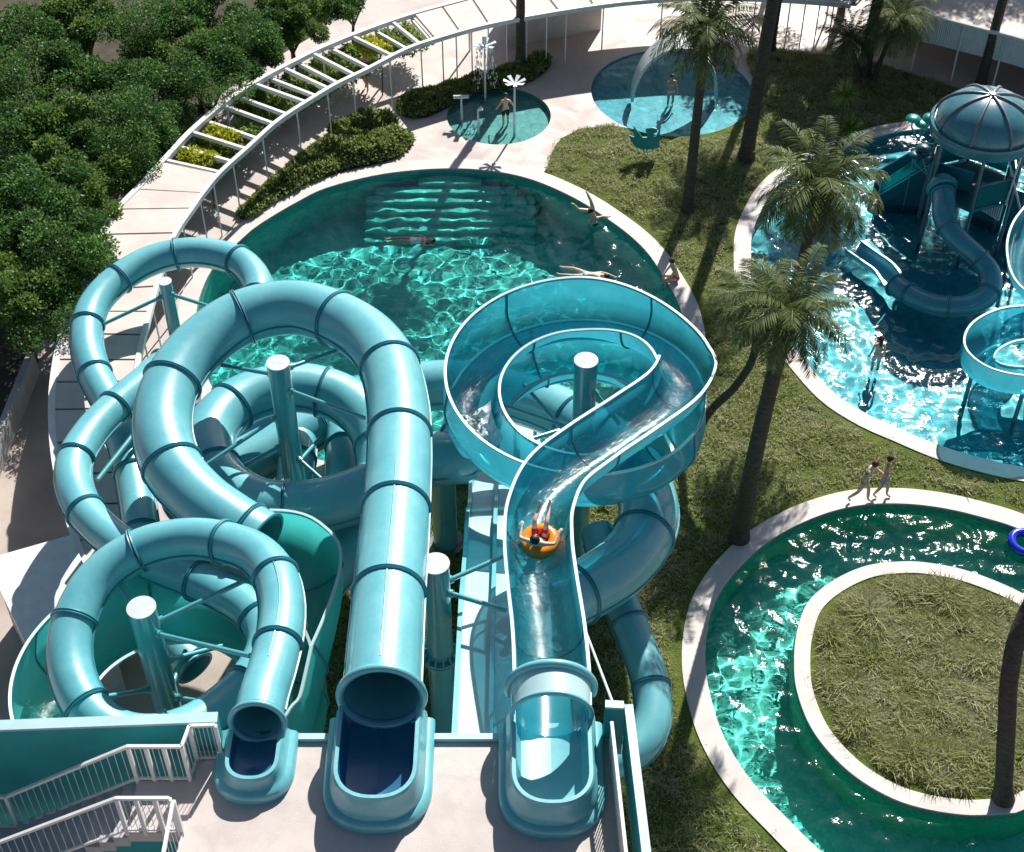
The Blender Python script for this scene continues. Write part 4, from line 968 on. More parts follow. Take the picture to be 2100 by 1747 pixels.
def tree(u,v,sc,label,k,zc=3.0,rz=0,grp='dark leafy trees beside the canopy'):
    p=at(u,v,zc*sc); t=thing('leafy_tree',label,'tree',(p.x,p.y,0),grp)
    for nm,me,z in (('trunk',stems[k%2],0),('crown',crowns[k%4],zc-.45)):
        o=bpy.data.objects.new(nm,me); COL.objects.link(o); o.parent=t; o.location=(0,0,z*sc); o.scale=(sc,sc,sc*(1.0 if nm=='trunk' else .95)); o.rotation_euler=(0,0,rz)
    return t
rng0=random.Random(3)
TREES=[(45,55,1.2,'at the top left corner of the grove'),(165,30,1.15,'second along the top edge from the left corner'),(285,55,1.1,'third along the top edge of the grove'),(400,25,1.1,'fourth along the top edge of the grove'),(505,55,1.05,'fifth along the top edge of the grove'),(590,15,1.0,'sixth along the top edge near the pale path'),
(55,165,1.2,'on the left edge one row below the corner tree'),(175,150,1.15,'in the second row behind the left front trees'),(295,165,1.1,'in the middle of the second row'),(395,110,1.0,'between the top edge and the rounded front tree'),
(425,165,1.0,'rounded one bulging towards the canopy beams'),(515,125,.9,'close to the back rail of the open beams'),
(25,285,1.2,'on the left edge at a third of the height'),(130,265,1.2,'in the third row left of the centre'),(245,265,1.15,'in the third row at the centre of the grove'),(318,262,.9,'whose crown touches the canopy back rail by the yellow vines'),
(70,395,1.25,'on the left edge above the pale bright tree'),(170,375,1.1,'behind the roof slabs in the fourth row'),(250,345,.9,'small one leaning over the first roof slabs'),(15,470,1.1,'half cut by the left edge of the picture'),
(110,505,1.25,'large bright sunlit one overlapping the roof slabs'),(30,600,1.1,'lower left one above the planter wall'),(105,640,.95,'lowest one beside the path and planter wall'),(718,5,.85,'small one with forked branches at the top'),
(480,90,1.1,'one behind the rounded front tree'),(600,60,.8,'small one at the end of the grove by the canopy')]
for k,(u,v,s,l) in enumerate(TREES): tree(u,v,s*.86,'dark green leafy tree '+l,k,3.0,rng0.uniform(0,6.28))
# broad trees just beyond the far pavilion (they shade the far lawn)
for k,(u,v,s,l) in enumerate(((1722,40,1.55,'tall broad tree whose trunk stands behind the far canopy'),(1590,-45,1.4,'broad tree beyond the far canopy near the palms'))):
    p=at(u,v,0); t=thing('leafy_tree',l,'tree',(p.x,p.y,0),'broad trees behind the pavilion')
    for nm,me,z in (('trunk',stems[k%2],0),('crown',crowns[(k+1)%4],3.3)):
        o=bpy.data.objects.new(nm,me); COL.objects.link(o); o.parent=t; o.location=(0,0,z*1.6); o.scale=(1.5 if nm=='trunk' else s,)*2+(1.75 if nm=='trunk' else s,); o.rotation_euler=(0,0,k)
for k,(u,v,l) in enumerate(((1800,150,'lofty tree far behind the pavilion, left of three'),(1950,132,'lofty tree far behind the pavilion, middle of three'),(2090,165,'lofty tree far behind the pavilion, right of three'))):
    p=at(u,v,0)+Vector((5.0,14.0,0)); t=thing('leafy_tree',l,'tree',(p.x,p.y,0),'broad trees behind the pavilion')
    for nm,me,z in (('trunk',stems[k%2],0),('crown',crowns[(k+1)%4],12.0)):
        o=bpy.data.objects.new(nm,me); COL.objects.link(o); o.parent=t; o.location=(0,0,z); o.scale=(1.7,1.7,4.6) if nm=='trunk' else (1.7,1.7,1.2); o.rotation_euler=(0,0,k)
# ---- palms
def frond(out,rng,az,el,L,droop,nl,ll):
    t=np.linspace(0,1,nl+4); 
    e=el-droop*t**1.3; r=np.cumsum(np.cos(e))*L/len(t); z=np.cumsum(np.sin(e))*L/len(t)
    ca,sa=np.cos(az),np.sin(az); P=np.stack([r*ca,r*sa,z],1); T=unit(np.gradient(P,axis=0)); S=np.array([-sa,ca,0]); 
    U=unit(np.cross(np.broadcast_to(S,T.shape),T)); U=np.where(U[:,2:3]<0,-U,U)
    w=.018
    for i in range(len(t)-1): out.append([P[i]-S*w*(1-t[i]*.7),P[i]+S*w*(1-t[i]*.7),P[i+1]+S*w*(1-t[i+1]*.7),P[i+1]-S*w*(1-t[i+1]*.7)])
    for i in range(3,len(t)):
        l=ll*(math.sin(math.pi*(.12+.80*t[i]))**.7)*rng.uniform(.85,1.12)
        for sg in (-1,1):
            d=unit(S*sg*.85+T[i]*.62+U[i]*.10+np.array([0,0,-.28])+rng.normal(0,.07,3)); m=P[i]+d*l*.5+np.array([0,0,-.02]); e2=P[i]+d*l+np.array([0,0,-.16*l-.06*l])
            wv=T[i]*.026
            out.append([P[i]-wv*.5,m-wv,e2,m+wv])
def palm_crown(seed,L,n,ndry):
    rng=np.random.default_rng(seed); g=[];d=[]
    for k in range(n):
        q=(k+.5)/n; az=k*2.39996+rng.uniform(-.2,.2); el=1.35-1.55*q**.85+rng.uniform(-.1,.1); frond(g,rng,az,el,L*rng.uniform(.85,1.1),1.15+1.0*q+rng.uniform(-.15,.15),40,.52*L/2.1)
    for k in range(ndry):
        az=k*2.39996+1; frond(d,rng,az,-.75+rng.uniform(-.2,.15),L*rng.uniform(.6,.85),.75,22,.32)
    return tri_mesh('crown',np.array(g),4,M['palm']),tri_mesh('dead_fronds',np.array(d),4,M['palm_dry'])
PCR=[palm_crown(50+k,2.2,38,14) for k in range(3)]
def palm(label,pts,r0,r1,sc,k,rz=0,crown=True,grp=None,dead=True):
    """pts = trunk curve in metres, base first"""
    pts=[Vector(p) for p in pts]; n=max(20,int(length(cr(pts,60))/.09)); P=cr(pts,n); base=Vector((P[0][0],P[0][1],P[0][2]))
    t=thing('palm_tree',label,'palm tree',base,grp)
    rr=[(r0+(r1-r0)*min(1,i/n*1.3))*(1+.05*(i%2))+ (r0*.35*max(0,1-i/(n*.07))) for i in range(n)]
    MB().tube([Vector(p) for p in P],rr,12).build('trunk',M['palm_bark'],t,True)
    if crown:
        top=Vector(P[-1])-base
        for nm,me in (('crown',PCR[k%3][0]),('dead_fronds',PCR[k%3][1])):
            if nm=='dead_fronds' and not dead: continue
            o=bpy.data.objects.new(nm,me); COL.objects.link(o); o.parent=t; o.location=top; o.scale=(sc,sc,sc); o.rotation_euler=(0,0,rz)
    return t
def plumb(u,v,h,lean=(0,0)):
    b=at(u,v,-.05); return [b,b+Vector((lean[0]*.3,lean[1]*.3,h*.4)),b+Vector((lean[0],lean[1],h))]
palm('tall palm with bare trunk rising from the hedge behind the splash pool',plumb(1067,145,11.3),.19,.15,1.15,0,.5)
palm('palm with full drooping crown in front of the white arch',plumb(1409,437,7.3,(.05,.1)),.20,.14,.98,1,1.0)
palm('tall thick trunked palm right of the paddling pool',plumb(1529,330,9.8,(.45,.2)),.27,.2,1.15,2,2.0)
palm('tall slim palm behind the thick trunked palm by the paddling pool',plumb(1578,108,9.0,(.2,0)),.2,.16,1.1,0,3.0)
palm('tall dark thick trunk of the palm cluster by the shaded walk',plumb(1768,158,9.5,(.45,.3)),.27,.2,1.15,1,.2)
def tip(bu,bv,u,v,z): return [at(bu,bv,-.05),(at(bu,bv,0)+at(u,v,z))/2+Vector((0,0,z*.06)),at(u,v,z)]
palm('short palm with pale arching fronds right of the dark trunk cluster',tip(1790,168,1842,38,2.9),.1,.08,.82,2,.7)
palm('shortest palm with drooping dry fronds left of the dark trunk cluster',tip(1762,172,1742,80,1.9),.1,.08,.66,0,1.7)
palm('tall palm with bare trunk at the right end of the shaded walk',plumb(2008,182,9.0,(.3,.2)),.2,.16,1.1,2,2.2)
palm('big bushy palm with wide crown in front of the blue pool ramp',[at(1590,730,-.05),at(1640,560,3.6),at(1680,385,6.6)],.19,.16,1.05,0,1.3)
palm('palm with leaning thick dark trunk and shaggy crown at the centre right',[at(1514,1108,-.05),at(1560,880,4.3),at(1620,640,8.0)],.25,.19,.85,1,2.6)
palm('slim bent palm leaning out from behind the flume ring',[at(1392,957,-.05),at(1450,852,1.8),at(1510,790,2.9),at(1548,720,3.9),at(1545,618,5.2)],.13,.11,.72,2,.4)
palm('dark bent palm trunk growing from the grass island',[at(2057,1642,-.02),at(2064,1500,2.3),at(2071,1385,3.7),at(2098,1278,4.7),at(2190,1120,5.9),at(2350,1010,7.0)],.21,.2,1.0,1,.1,dead=False)
# spiky yuccas behind the big palm
rngY=np.random.default_rng(77)
def spiky(label,bu,bv,heads):
    b=at(bu,bv,0); t=thing('yucca',label,'plant',b)
    for (u,v,z,s) in heads:
        c=at(u,v,z); MB().tube([b,(b+c)/2+Vector((.05,0,.1)),c],[.06,.05,.045],8).build('stem',M['palm_bark'],t,True)
        d=unit(rngY.normal(0,1,(130,3))*np.array([1,1,.8])+np.array([0,0,.35])); S_=unit(np.cross(d,np.array([0,0,1.]))); l=s*rngY.uniform(.7,1.1,(130,1)); P=np.broadcast_to(np.array(c),d.shape)
        V=np.stack([P-S_*.012,P+d*l*.4-S_*.024,P+d*l+np.array([0,0,-.08])*l,P+d*l*.4+S_*.024],1)
        link('leaf_head',tri_mesh('leaf_head',V,4,M['vine']),None,t)
spiky('spiky yucca with two tufted heads behind the big bushy palm',1700,360,[(1735,195,3.1,.75),(1742,262,1.9,.7)])
# ---- hedges, vines
def bed(name,label,px,h,nl,mat,seed,soil=True,cat='hedge',L=.15):
    A=ccw(outline(px,70)); rng=np.random.default_rng(seed); lo,hi=A.min(0),A.max(0)
    P=rng.uniform(lo,hi,(nl*3,2)); P=P[inside(A,P)][:nl]; dd=np.minimum(dist_to(A,P)/.45,1)**.6
    nz=np.array([.5+.9*noise.noise(Vector((x*1.1,y*1.1,seed)))+.5*noise.noise(Vector((x*2.6,y*2.6,seed))) for x,y in P])
    z=h*dd*np.clip(.55+.6*nz,.12,1.35)*rng.uniform(.75,1.0,len(P))
    P3=np.column_stack([P,z]); c=A.mean(0); t=thing(name,label,cat,(c[0],c[1],0))
    nrm=np.column_stack([rng.normal(0,.4,(len(P),2)),np.ones(len(P))])
    link('foliage',tri_mesh('foliage',leaves(P3,nrm,L,L*.27,rng,.8,0),4,mat),None,t)
    sheet('soil_bed',A,[],.03,M['soil'],t)
    return t
bed('hedge','dark low crescent hedge behind the splash pool',[(813,222),(828,240),(868,243),(920,222),(965,196),(1040,184),(1085,170),(1115,152),(1130,132),(1120,116),(1085,124),(1040,140),(960,165),(880,185),(830,200)],.5,7500,M['hedge'],1)
bed('hedge','long hedge following the main pool edge up to a rounded end',[(484,443),(500,425),(540,390),(600,338),(660,295),(700,275),(760,282),(800,268),(846,282),(843,303),(810,327),(760,340),(700,354),(640,380),(570,417),(515,452)],.55,11000,M['hedge'],2)
bed('hedge','dark clipped shrubs beside the mulch at the rounded end of the long hedge',[(672,272),(700,258),(745,243),(790,241),(818,254),(800,266),(750,282),(720,280),(690,285)],.85,4200,M['hedge'],3)
def vine(label,t0,t1,mat,seed,e0=.14,e1=.82,nl=1500,dz=-.12):
    rng=np.random.default_rng(seed); a=rng.uniform(0,1,nl); b=rng.uniform(0,1,nl); P=[]
    for x,y in zip(a,b):
        t=t0+(t1-t0)*x; p=crv(Bp,t).lerp(crv(Fp,t),e0+(e1-e0)*y); P.append((p.x,p.y,p.z+dz-.12+.2*math.sin(math.pi*x)*rng.uniform(.3,1)*(1+.5*noise.noise(Vector((p.x*1.5,p.y*1.5,seed))))-.25*rng.uniform(0,1)**3))
    P=np.array(P); low=mat is M['vine']
    if low:   # rows planted in the ground behind the canopy
        cam0=np.array([0,0,CAMZ]); k=(CAMZ-1.15)/(CAMZ-CZ+.2); P=cam0+(P-cam0)*k; P[:,2]=np.maximum(P[:,2]*1.5-.6,.03)
    c=P.mean(0); t=thing('hedge' if low else 'climbing_plant',label,'hedge' if low else 'plant',(c[0],c[1],0),'planted rows behind the canopy' if low else 'climbing plants on the canopy beams')
    link('foliage',tri_mesh('foliage',leaves(P,np.array([[0,0,.6]])+rng.normal(0,.5,(nl,3)),.16,.045,rng,.7,.3),4,mat),None,t)
    if not low:
        q=crv(Bp,(t0+t1)/2).lerp(crv(Fp,(t0+t1)/2),.5); MB().tube([(q.x,q.y,0),(q.x+.05,q.y,1.2),(q.x,q.y,q.z-.1)],[.03,.025,.02],6).build('stem',M['bark'],t,True)
    return t
VS=[(10.12,10.52,'vine',0),(10.3,10.75,'vine_y',.0),(10.85,11.2,'vine',.0),(11.1,11.5,'vine_y',.0),(11.25,11.8,'vine',.35),(12.0,12.4,'vine',0),(12.5,12.95,'vine',0),(13.0,13.3,'vine',0),(13.4,13.8,'vine',0),(13.9,14.3,'vine',0),(14.4,14.8,'vine',0),(14.9,15.3,'vine',0),(15.25,15.6,'vine',0),(15.65,16.05,'vine_y',0),(16.1,16.4,'vine',0),(16.5,16.95,'vine',0)]
ORD=['lowest green one beside the last roof slab','lower yellow green one near the roof slabs','green one between the two yellow ones','upper yellow green one over the lower beams','green one at the inner ends of the lower beams','green one just above the upper yellow one','green one in the middle of the lower beams','narrow green one below the middle beam','green one at the middle of the open beams','green one above the middle of the beams','green one behind the woman under the rail','green one a beam beyond the woman','narrow green one left of the bright one','bright yellow one near the far roof slab','narrow green one right of the bright one','dark green one touching the far roof slab']
for k,((a,b,m,e),o) in enumerate(zip(VS,ORD)): vine(('leafy row planted behind the canopy, ' if m=='vine' else 'leafy climbing plant on the canopy, ')+o,a,b,M[m],100+k,.10 if e==0 else .45,(.62 if m=='vine_y' else .88) ,1700)
# ---- long dry grass of the lawns: uncountable
def grass(name,A,holes,clear,n,seed,hmin,hmax,lim):
    rng=np.random.default_rng(seed); lo,hi=A.min(0),A.max(0); lo=np.maximum(lo,lim[0]); hi=np.minimum(hi,lim[1])
    P=rng.uniform(lo,hi,(n*2,2)); k=inside(A,P)
    for h in holes: k&=~inside(h,P)
    P=P[k][:n]; d=np.full(len(P),9.)
    for h in clear: d=np.minimum(d,dist_to(h,P))
    P=P[(d>.05)]; d=d[d>.05]
    nz=np.array([noise.noise(Vector((x*1.3,y*1.3,seed)))+.6*noise.noise(Vector((x*3.1,y*3.1,seed+2))) for x,y in P])
    edge=np.clip((d-.04)/.35,.15,1); sc=edge*np.clip(.72+.7*nz,.35,1.45)
    B=5; P=np.repeat(P,B,0)+rng.normal(0,.05,(len(P)*B,2)); sc=np.repeat(sc,B); N=len(P)
    p0=np.column_stack([P,np.full(N,.0)]); ln=rng.normal(0,.85,(N,2)); hgt=(rng.uniform(hmin,hmax,N)*sc)
    e=p0+np.column_stack([ln*hgt[:,None],hgt]); a=rng.uniform(0,np.pi,N); s=np.column_stack([np.cos(a),np.sin(a),0*a])*(.007+.009*sc)[:,None]
    mid=(p0+e)/2+np.column_stack([-ln*hgt[:,None]*.15,hgt*.15])
    V=np.stack([p0,mid-s,e,mid+s],1)
    o=link(name,tri_mesh(name,V,4,M['grass'])); o['kind']='stuff'; o['label']='long dry olive grass covering the lawns between the pools'; o['category']='grass'
    return o
grass('grass',lawn_out,[main_h,river_h,play_h,kids_h],[main_out,river_out,play_out,kids_h],125000,5,.05,.21,(np.array([-9.,17]),np.array([26.,60])))
g2=grass('grass',isl_h,[],[isl_in],42000,6,.06,.29,(np.array([-90.,-90]),np.array([90.,90]))); g2['label']='long dry olive grass covering the round island in the green pool'
# ---------------------------------------------------------------- people
def flat(name,c,rough=.6,sss=0):
    m,nt,b=new_mat(name); f=noise_tex(nt,14,4); c2=tuple(min(1,x*1.18) for x in c); c1=tuple(x*.86 for x in c)
    nt.links.new(ramp(nt,f,[(.3,c1),(.7,c2)]),b.inputs['Base Color']); b.inputs['Roughness'].default_value=rough
    if sss: b.inputs['Subsurface Weight'].default_value=sss; b.inputs['Subsurface Radius'].default_value=(.02,.008,.004)
    return m
SK={'fair':flat('fair_skin',(.66,.44,.33),.5,.08),'tan':flat('tanned_skin',(.50,.30,.20),.5,.08),'pale':flat('pale_skin',(.72,.52,.42),.5,.08)}
HAIR={'dark':flat('dark_hair',(.018,.012,.01),.5),'brown':flat('brown_hair',(.06,.032,.018),.5),'auburn':flat('auburn_hair',(.09,.03,.018),.5)}
CL={k:flat(k+'_cloth',c,.7) for k,c in {'black':(.012,.012,.014),'red':(.55,.01,.02),'blue':(.05,.36,.72),'sky':(.12,.50,.75),'white':(.72,.72,.74),'green':(.02,.04,.035)}.items()}
EYE=flat('dark_eye',(.01,.01,.01),.2)
def skin(verts,edges,radii,root=0,levels=1):
    me=bpy.data.meshes.new('tmp'); me.from_pydata([tuple(v) for v in verts],edges,[]); o=bpy.data.objects.new('tmp',me); COL.objects.link(o)
    o.modifiers.new('s','SKIN'); sm=o.modifiers.new('u','SUBSURF'); sm.levels=levels; sm.render_levels=levels
    if not me.skin_vertices: me.skin_vertices.new()
    for i,r in enumerate(radii): me.skin_vertices[0].data[i].radius=(r,r) if not hasattr(r,'__len__') else r; me.skin_vertices[0].data[i].use_root=(i==root)
    dg=bpy.context.evaluated_depsgraph_get(); ev=o.evaluated_get(dg); r=bpy.data.meshes.new_from_object(ev)
    bpy.data.objects.remove(o); return r
STD={'pelvis':(0,0,.95),'waist':(0,.0,1.10),'chest':(0,.0,1.28),'upper':(0,.01,1.40),'neck':(0,.01,1.50),'head0':(0,-.005,1.575),'head1':(0,-.01,1.66),'head2':(0,0,1.73)}
for s,n in ((1,'L'),(-1,'R')):
    STD.update({'hip'+n:(.095*s,0,.91),'thigh'+n:(.10*s,-.01,.72),'knee'+n:(.10*s,-.015,.50),'calf'+n:(.10*s,.015,.34),'ankle'+n:(.10*s,.02,.085),'toe'+n:(.115*s,-.13,.025),
      'sh'+n:(.165*s,.01,1.41),'elbow'+n:(.225*s,.02,1.14),'wrist'+n:(.25*s,-.05,.91),'palm'+n:(.255*s,-.075,.84)})
RAD={'pelvis':(.135,.105),'waist':(.115,.09),'chest':(.14,.10),'upper':(.12,.09),'neck':.052,'head0':.072,'head1':.092,'head2':.06}
for n in 'LR': RAD.update({'hip'+n:.085,'thigh'+n:.078,'knee'+n:.054,'calf'+n:.055,'ankle'+n:.035,'toe'+n:(.036,.02),'sh'+n:.056,'elbow'+n:.038,'wrist'+n:.026,'palm'+n:(.036,.017)})
EDG=[('pelvis','waist'),('waist','chest'),('chest','upper'),('upper','neck'),('neck','head0'),('head0','head1'),('head1','head2')]
for n in 'LR': EDG+=[('pelvis','hip'+n),('hip'+n,'thigh'+n),('thigh'+n,'knee'+n),('knee'+n,'calf'+n),('calf'+n,'ankle'+n),('ankle'+n,'toe'+n),('upper','sh'+n),('sh'+n,'elbow'+n),('elbow'+n,'wrist'+n),('wrist'+n,'palm'+n)]
def person(label,loc,rot,J={},skinm='fair',hair='dark',longhair=False,wear=(),group=None,recv=False,scale=1.0):
    K={k:Vector(v) for k,v in STD.items()}; K.update({k:Vector(v) for k,v in J.items()})
    for n in 'LR':   # fill in-between points when a limb was posed by its joints only
        if 'knee'+n in J or 'hip'+n in J:
            if 'thigh'+n not in J: K['thigh'+n]=K['hip'+n].lerp(K['knee'+n],.45)
            if 'calf'+n not in J: K['calf'+n]=K['knee'+n].lerp(K['ankle'+n],.4)
        if 'palm'+n not in J and ('wrist'+n in J or 'elbow'+n in J): K['palm'+n]=K['wrist'+n]+(K['wrist'+n]-K['elbow'+n]).normalized()*.075
    t=thing('person',label,'person',loc,group); t.rotation_euler=rot; t.scale=(scale,)*3
    names=list(K); ix={k:i for i,k in enumerate(names)}
    me=skin([K[k] for k in names],[(ix[a],ix[b]) for a,b in EDG],[RAD[k] for k in names],ix['pelvis'],2)
    bm=bmesh.new(); bm.from_mesh(me)
    def addmesh(m2):
        bm.from_mesh(m2); bpy.data.meshes.remove(m2)
    for n,s in (('L',1),('R',-1)):   # fingers, thumb
        w,p=K['wrist'+n],K['palm'+n]; d=(p-w).normalized(); side=d.cross(Vector((0,-1,0))); side=side.normalized() if side.length>.1 else Vector((1,0,0)); dn=d.cross(side).normalized()
        vs=[];es=[];rd=[]; mb=MB()
        for q,(o,l) in enumerate(((-.028,.065),(-.009,.078),(.010,.074),(.027,.058))):
            a=p+side*o+d*.012; b=a+d*l*.55+dn*.008; c=b+d*l*.4+dn*.022; mb.tube([a-d*.02,a,b,c],[.009,.0088,.008,.0065],6)
        a=w+d*.03-side*.022; mb.tube([a,a-side*.028+d*.03,a-side*.034+d*.06+dn*.012],[.011,.0095,.007],6)
        addmesh(mb.mesh())
    hd=(K['head2']-K['head0']).normalized(); hc=K['head1']; f=Vector((0,-1,0)); f=(f-hd*f.dot(hd)); f=f.normalized() if f.length>.2 else Vector((0,0,1)); rt=hd.cross(f).normalized()
    mb=MB(); mb.cyl(hc+f*.07+hd*.005,hc+f*.112-hd*.022,.010,.016,n=8); 
    for s in (1,-1): mb.sphere(hc+rt*.088*s-hd*.015,(.014,.022,.028),8,6)
    mb.tube([hc+f*.080-hd*.052+rt*.022,hc+f*.092-hd*.055,hc+f*.080-hd*.052-rt*.022],[.006,.009,.006],6)
    addmesh(mb.mesh())
    m=bpy.data.meshes.new('body'); bm.to_mesh(m); bm.free(); bpy.data.meshes.remove(me)
    def child(nm,m_,mat):
        o=bpy.data.objects.new(nm,m_); COL.objects.link(o); o.parent=t; m_.materials.clear(); m_.materials.append(mat)
        for p in m_.polygons: p.use_smooth=True
        if recv: receiver(o)
        return o
    child('body',m,SK[skinm])
    mb=MB()
    for s in (1,-1): mb.sphere(hc+f*.083+rt*.034*s+hd*.012,.011,8,6)
    child('eyes',mb.mesh(),EYE)
    # hair: a fitted cap open at the face, longer at the back when long
    mb=MB(); vs=[];fs=[]; nn,mm=20,10
    for j in range(mm+1):
        for k in range(nn):
            a=2*math.pi*k/nn; ca=math.cos(a)   # ca = towards face
            low=-.35+.75*max(ca,0)-(.55 if longhair else .15)*max(-ca,0); e=math.pi/2+(low-math.pi/2)*j/mm
            r=.108+.006*math.sin(5*a+j)
            vs.append(hc+hd*.02+(f*ca+rt*math.sin(a))*r*math.cos(e)*(1.0)+hd*r*1.08*math.sin(e))
    for j in range(mm):
        for k in range(nn): a=j*nn+k;b=j*nn+(k+1)%nn; fs.append((a,b,b+nn,a+nn))
    mb.add(vs,fs)
    if longhair: mb.tube([hc-f*.085+hd*.02,hc-f*.115-hd*.08,K['upper']-f*.10-hd*.02],[.075,.07,.03],10)
    child('hair',mb.mesh(),HAIR[hair])
    for nm,col,chains,fac in wear:
        ks=[];es=[];rr=[];vv=[]
        for ch in chains:
            prev=None
            for e in ch:
                k,q=(e if isinstance(e,tuple) else (e,None)); key=str(e)
                if key not in ks:
                    ks.append(key)
                    if isinstance(k,str) and q is None: vv.append(K[k]); rr.append(RAD[k])
                    else: vv.append(K[k].lerp(K[q[0]],q[1])); ra,rb=[np.mean(RAD[x]) for x in (k,q[0])]; rr.append(ra+(rb-ra)*q[1])
                i=ks.index(key)
                if prev is not None: es.append((prev,i))
                prev=i
        child(nm,skin(vv,es,[tuple(np.array(r)*fac) if hasattr(r,'__len__') else r*fac for r in rr],0,2),CL[col])
    return t
SHORTS=[[('waist',('pelvis',.4)),'pelvis','hipL','thighL',('thighL',('kneeL',.45))],['pelvis','hipR','thighR',('thighR',('kneeR',.45))]]
BRIEF=[[('waist',('pelvis',.6)),'pelvis','hipL',('hipL',('thighL',.25))],['pelvis','hipR',('hipR',('thighR',.25))]]
TOP=[[('waist',('chest',.75)),'chest',('chest',('upper',.25))]]
SUIT=BRIEF+[['pelvis','waist','chest',('chest',('upper',.3))]]
PI=math.pi
# woman under the canopy rail
person('woman in black bikini walking beneath the canopy rail',at(752,186,0),(0,0,R(-15)),{'kneeL':(.09,-.16,.52),'ankleL':(.09,-.10,.10),'toeL':(.1,-.26,.05),'kneeR':(-.09,.05,.5),'ankleR':(-.1,.22,.12),'toeR':(-.1,.09,.03),'elbowL':(.24,.1,1.14),'wristL':(.22,.0,.93),'elbowR':(-.24,-.06,1.15),'wristR':(-.2,-.22,1.0)},'tan','dark',True,[('bikini_bottom','black',BRIEF,1.24),('bikini_top','black',TOP,1.2)])
person('boy in dark shorts standing with back turned in the splash pool',at(1037,262,-.3),(0,0,PI+.2),{'elbowL':(.30,.02,1.20),'wristL':(.36,-.1,1.02),'elbowR':(-.31,.02,1.2),'wristR':(-.38,-.08,1.04)},'fair','brown',False,[('shorts','black',SHORTS,1.14)],recv=True,scale=.86)
person('woman standing in the turquoise paddling pool under the white arch',at(1373,224,-.4),(0,0,.25),{'elbowL':(.28,.03,1.15),'wristL':(.30,.0,.90),'elbowR':(-.2,.03,1.16),'wristR':(-.14,-.1,1.3),'kneeL':(.1,-.08,.5),'ankleL':(.1,.04,.09)},'tan','brown',True,[('bikini_bottom','white',BRIEF,1.24),('bikini_top','white',TOP,1.2)],recv=True,scale=.88)
OVER={'shL':(.17,0,1.45),'shR':(-.17,0,1.45),'elbowL':(.22,-.06,1.68),'wristL':(.14,-.08,1.90),'elbowR':(-.22,-.06,1.68),'wristR':(-.14,-.08,1.90)}
person('swimmer floating on the back in the dark water of the round pool',at(788,494,.05),(R(-90),0,R(-90)),{'kneeL':(.12,-.10,.52),'ankleL':(.12,0,.12),'toeL':(.12,-.08,.0),'kneeR':(-.1,-.03,.5),'ankleR':(-.1,.02,.1),'toeR':(-.1,-.06,-.02),'elbowL':(.3,.0,1.3),'wristL':(.33,-.05,1.55),'elbowR':(-.3,.0,1.25),'wristR':(-.34,.0,1.0)},'tan','dark',True,[('swimsuit','white',SUIT,1.16)],recv=True)
person('swimmer in light blue bikini swimming breaststroke near the flume ring',at(1143,559,.0),(R(90),0,R(83)),dict(OVER,**{'kneeL':(.26,.02,.55),'ankleL':(.30,.0,.15),'toeL':(.31,.03,.02),'kneeR':(-.12,.0,.5),'ankleR':(-.1,.0,.08),'toeR':(-.1,.04,-.04),'head1':(0,-.01,1.66),'head2':(0,.06,1.74),'head0':(0,.02,1.585)}),'fair','dark',False,[('bikini_bottom','sky',BRIEF,1.24)],recv=True)
person('diver upside down in black trunks plunging head first beside the pool coping',at(1196,470,-.1)+Vector((0,0,1.55)),(R(188),R(-18),R(14)),dict(OVER,**{'elbowL':(.36,-.02,1.50),'wristL':(.5,-.04,1.62),'kneeL':(.12,-.02,.50),'ankleL':(.08,.0,.10),'toeL':(.08,-.04,-.02),'kneeR':(-.40,-.06,.70),'ankleR':(-.50,.02,.28),'toeR':(-.56,.06,.16)}),'fair','dark',False,[('trunks','black',BRIEF,1.24)])
person('person in red trunks sitting on the coping with knees bent over the water',at(1386,574,.06)-Vector((0,0,.80)),(0,0,R(-75)),{'kneeL':(.11,-.40,.98),'ankleL':(.1,-.42,.56),'toeL':(.1,-.55,.54),'hipL':(.09,-.02,.91),'hipR':(-.09,-.02,.91),'kneeR':(-.14,-.40,.94),'ankleR':(-.10,-.40,.52),'toeR':(-.1,-.52,.5),'chest':(0,-.08,1.26),'upper':(0,-.13,1.38),'neck':(0,-.17,1.47),'head0':(0,-.2,1.54),'head1':(0,-.215,1.625),'head2':(0,-.205,1.695),'shL':(.165,-.13,1.38),'shR':(-.165,-.13,1.38),'elbowL':(.20,-.25,1.15),'wristL':(.14,-.38,1.02),'elbowR':(-.2,-.25,1.15),'wristR':(-.15,-.38,1.0)},'fair','brown',False,[('trunks','red',BRIEF,1.24)])
person('woman in pale shorts standing with back turned in the sparkling blue pool',at(1791,768,-.45),(0,0,PI),{},'fair','brown',True,[('swim_skirt','white',SHORTS,1.22)],recv=True,scale=.9)
person('woman in black bikini walking behind the man on the white coping',at(1763,1030,.055),(0,0,R(70)),{'upper':(0,-.10,1.38),'chest':(0,-.06,1.26),'neck':(0,-.14,1.47),'head0':(0,-.17,1.54),'head1':(0,-.19,1.62),'head2':(0,-.19,1.69),'shL':(.165,-.1,1.38),'shR':(-.165,-.1,1.38),'elbowL':(.22,-.28,1.24),'wristL':(.12,-.47,1.22),'elbowR':(-.24,-.02,1.14),'wristR':(-.26,-.12,.92),'kneeL':(.1,-.16,.52),'ankleL':(.1,-.2,.1),'toeL':(.1,-.34,.03),'kneeR':(-.1,.10,.5),'ankleR':(-.1,.34,.16),'toeR':(-.1,.26,.04)},'fair','auburn',False,[('bikini_bottom','green',BRIEF,1.24),('bikini_top','green',TOP,1.2)],scale=1.0)
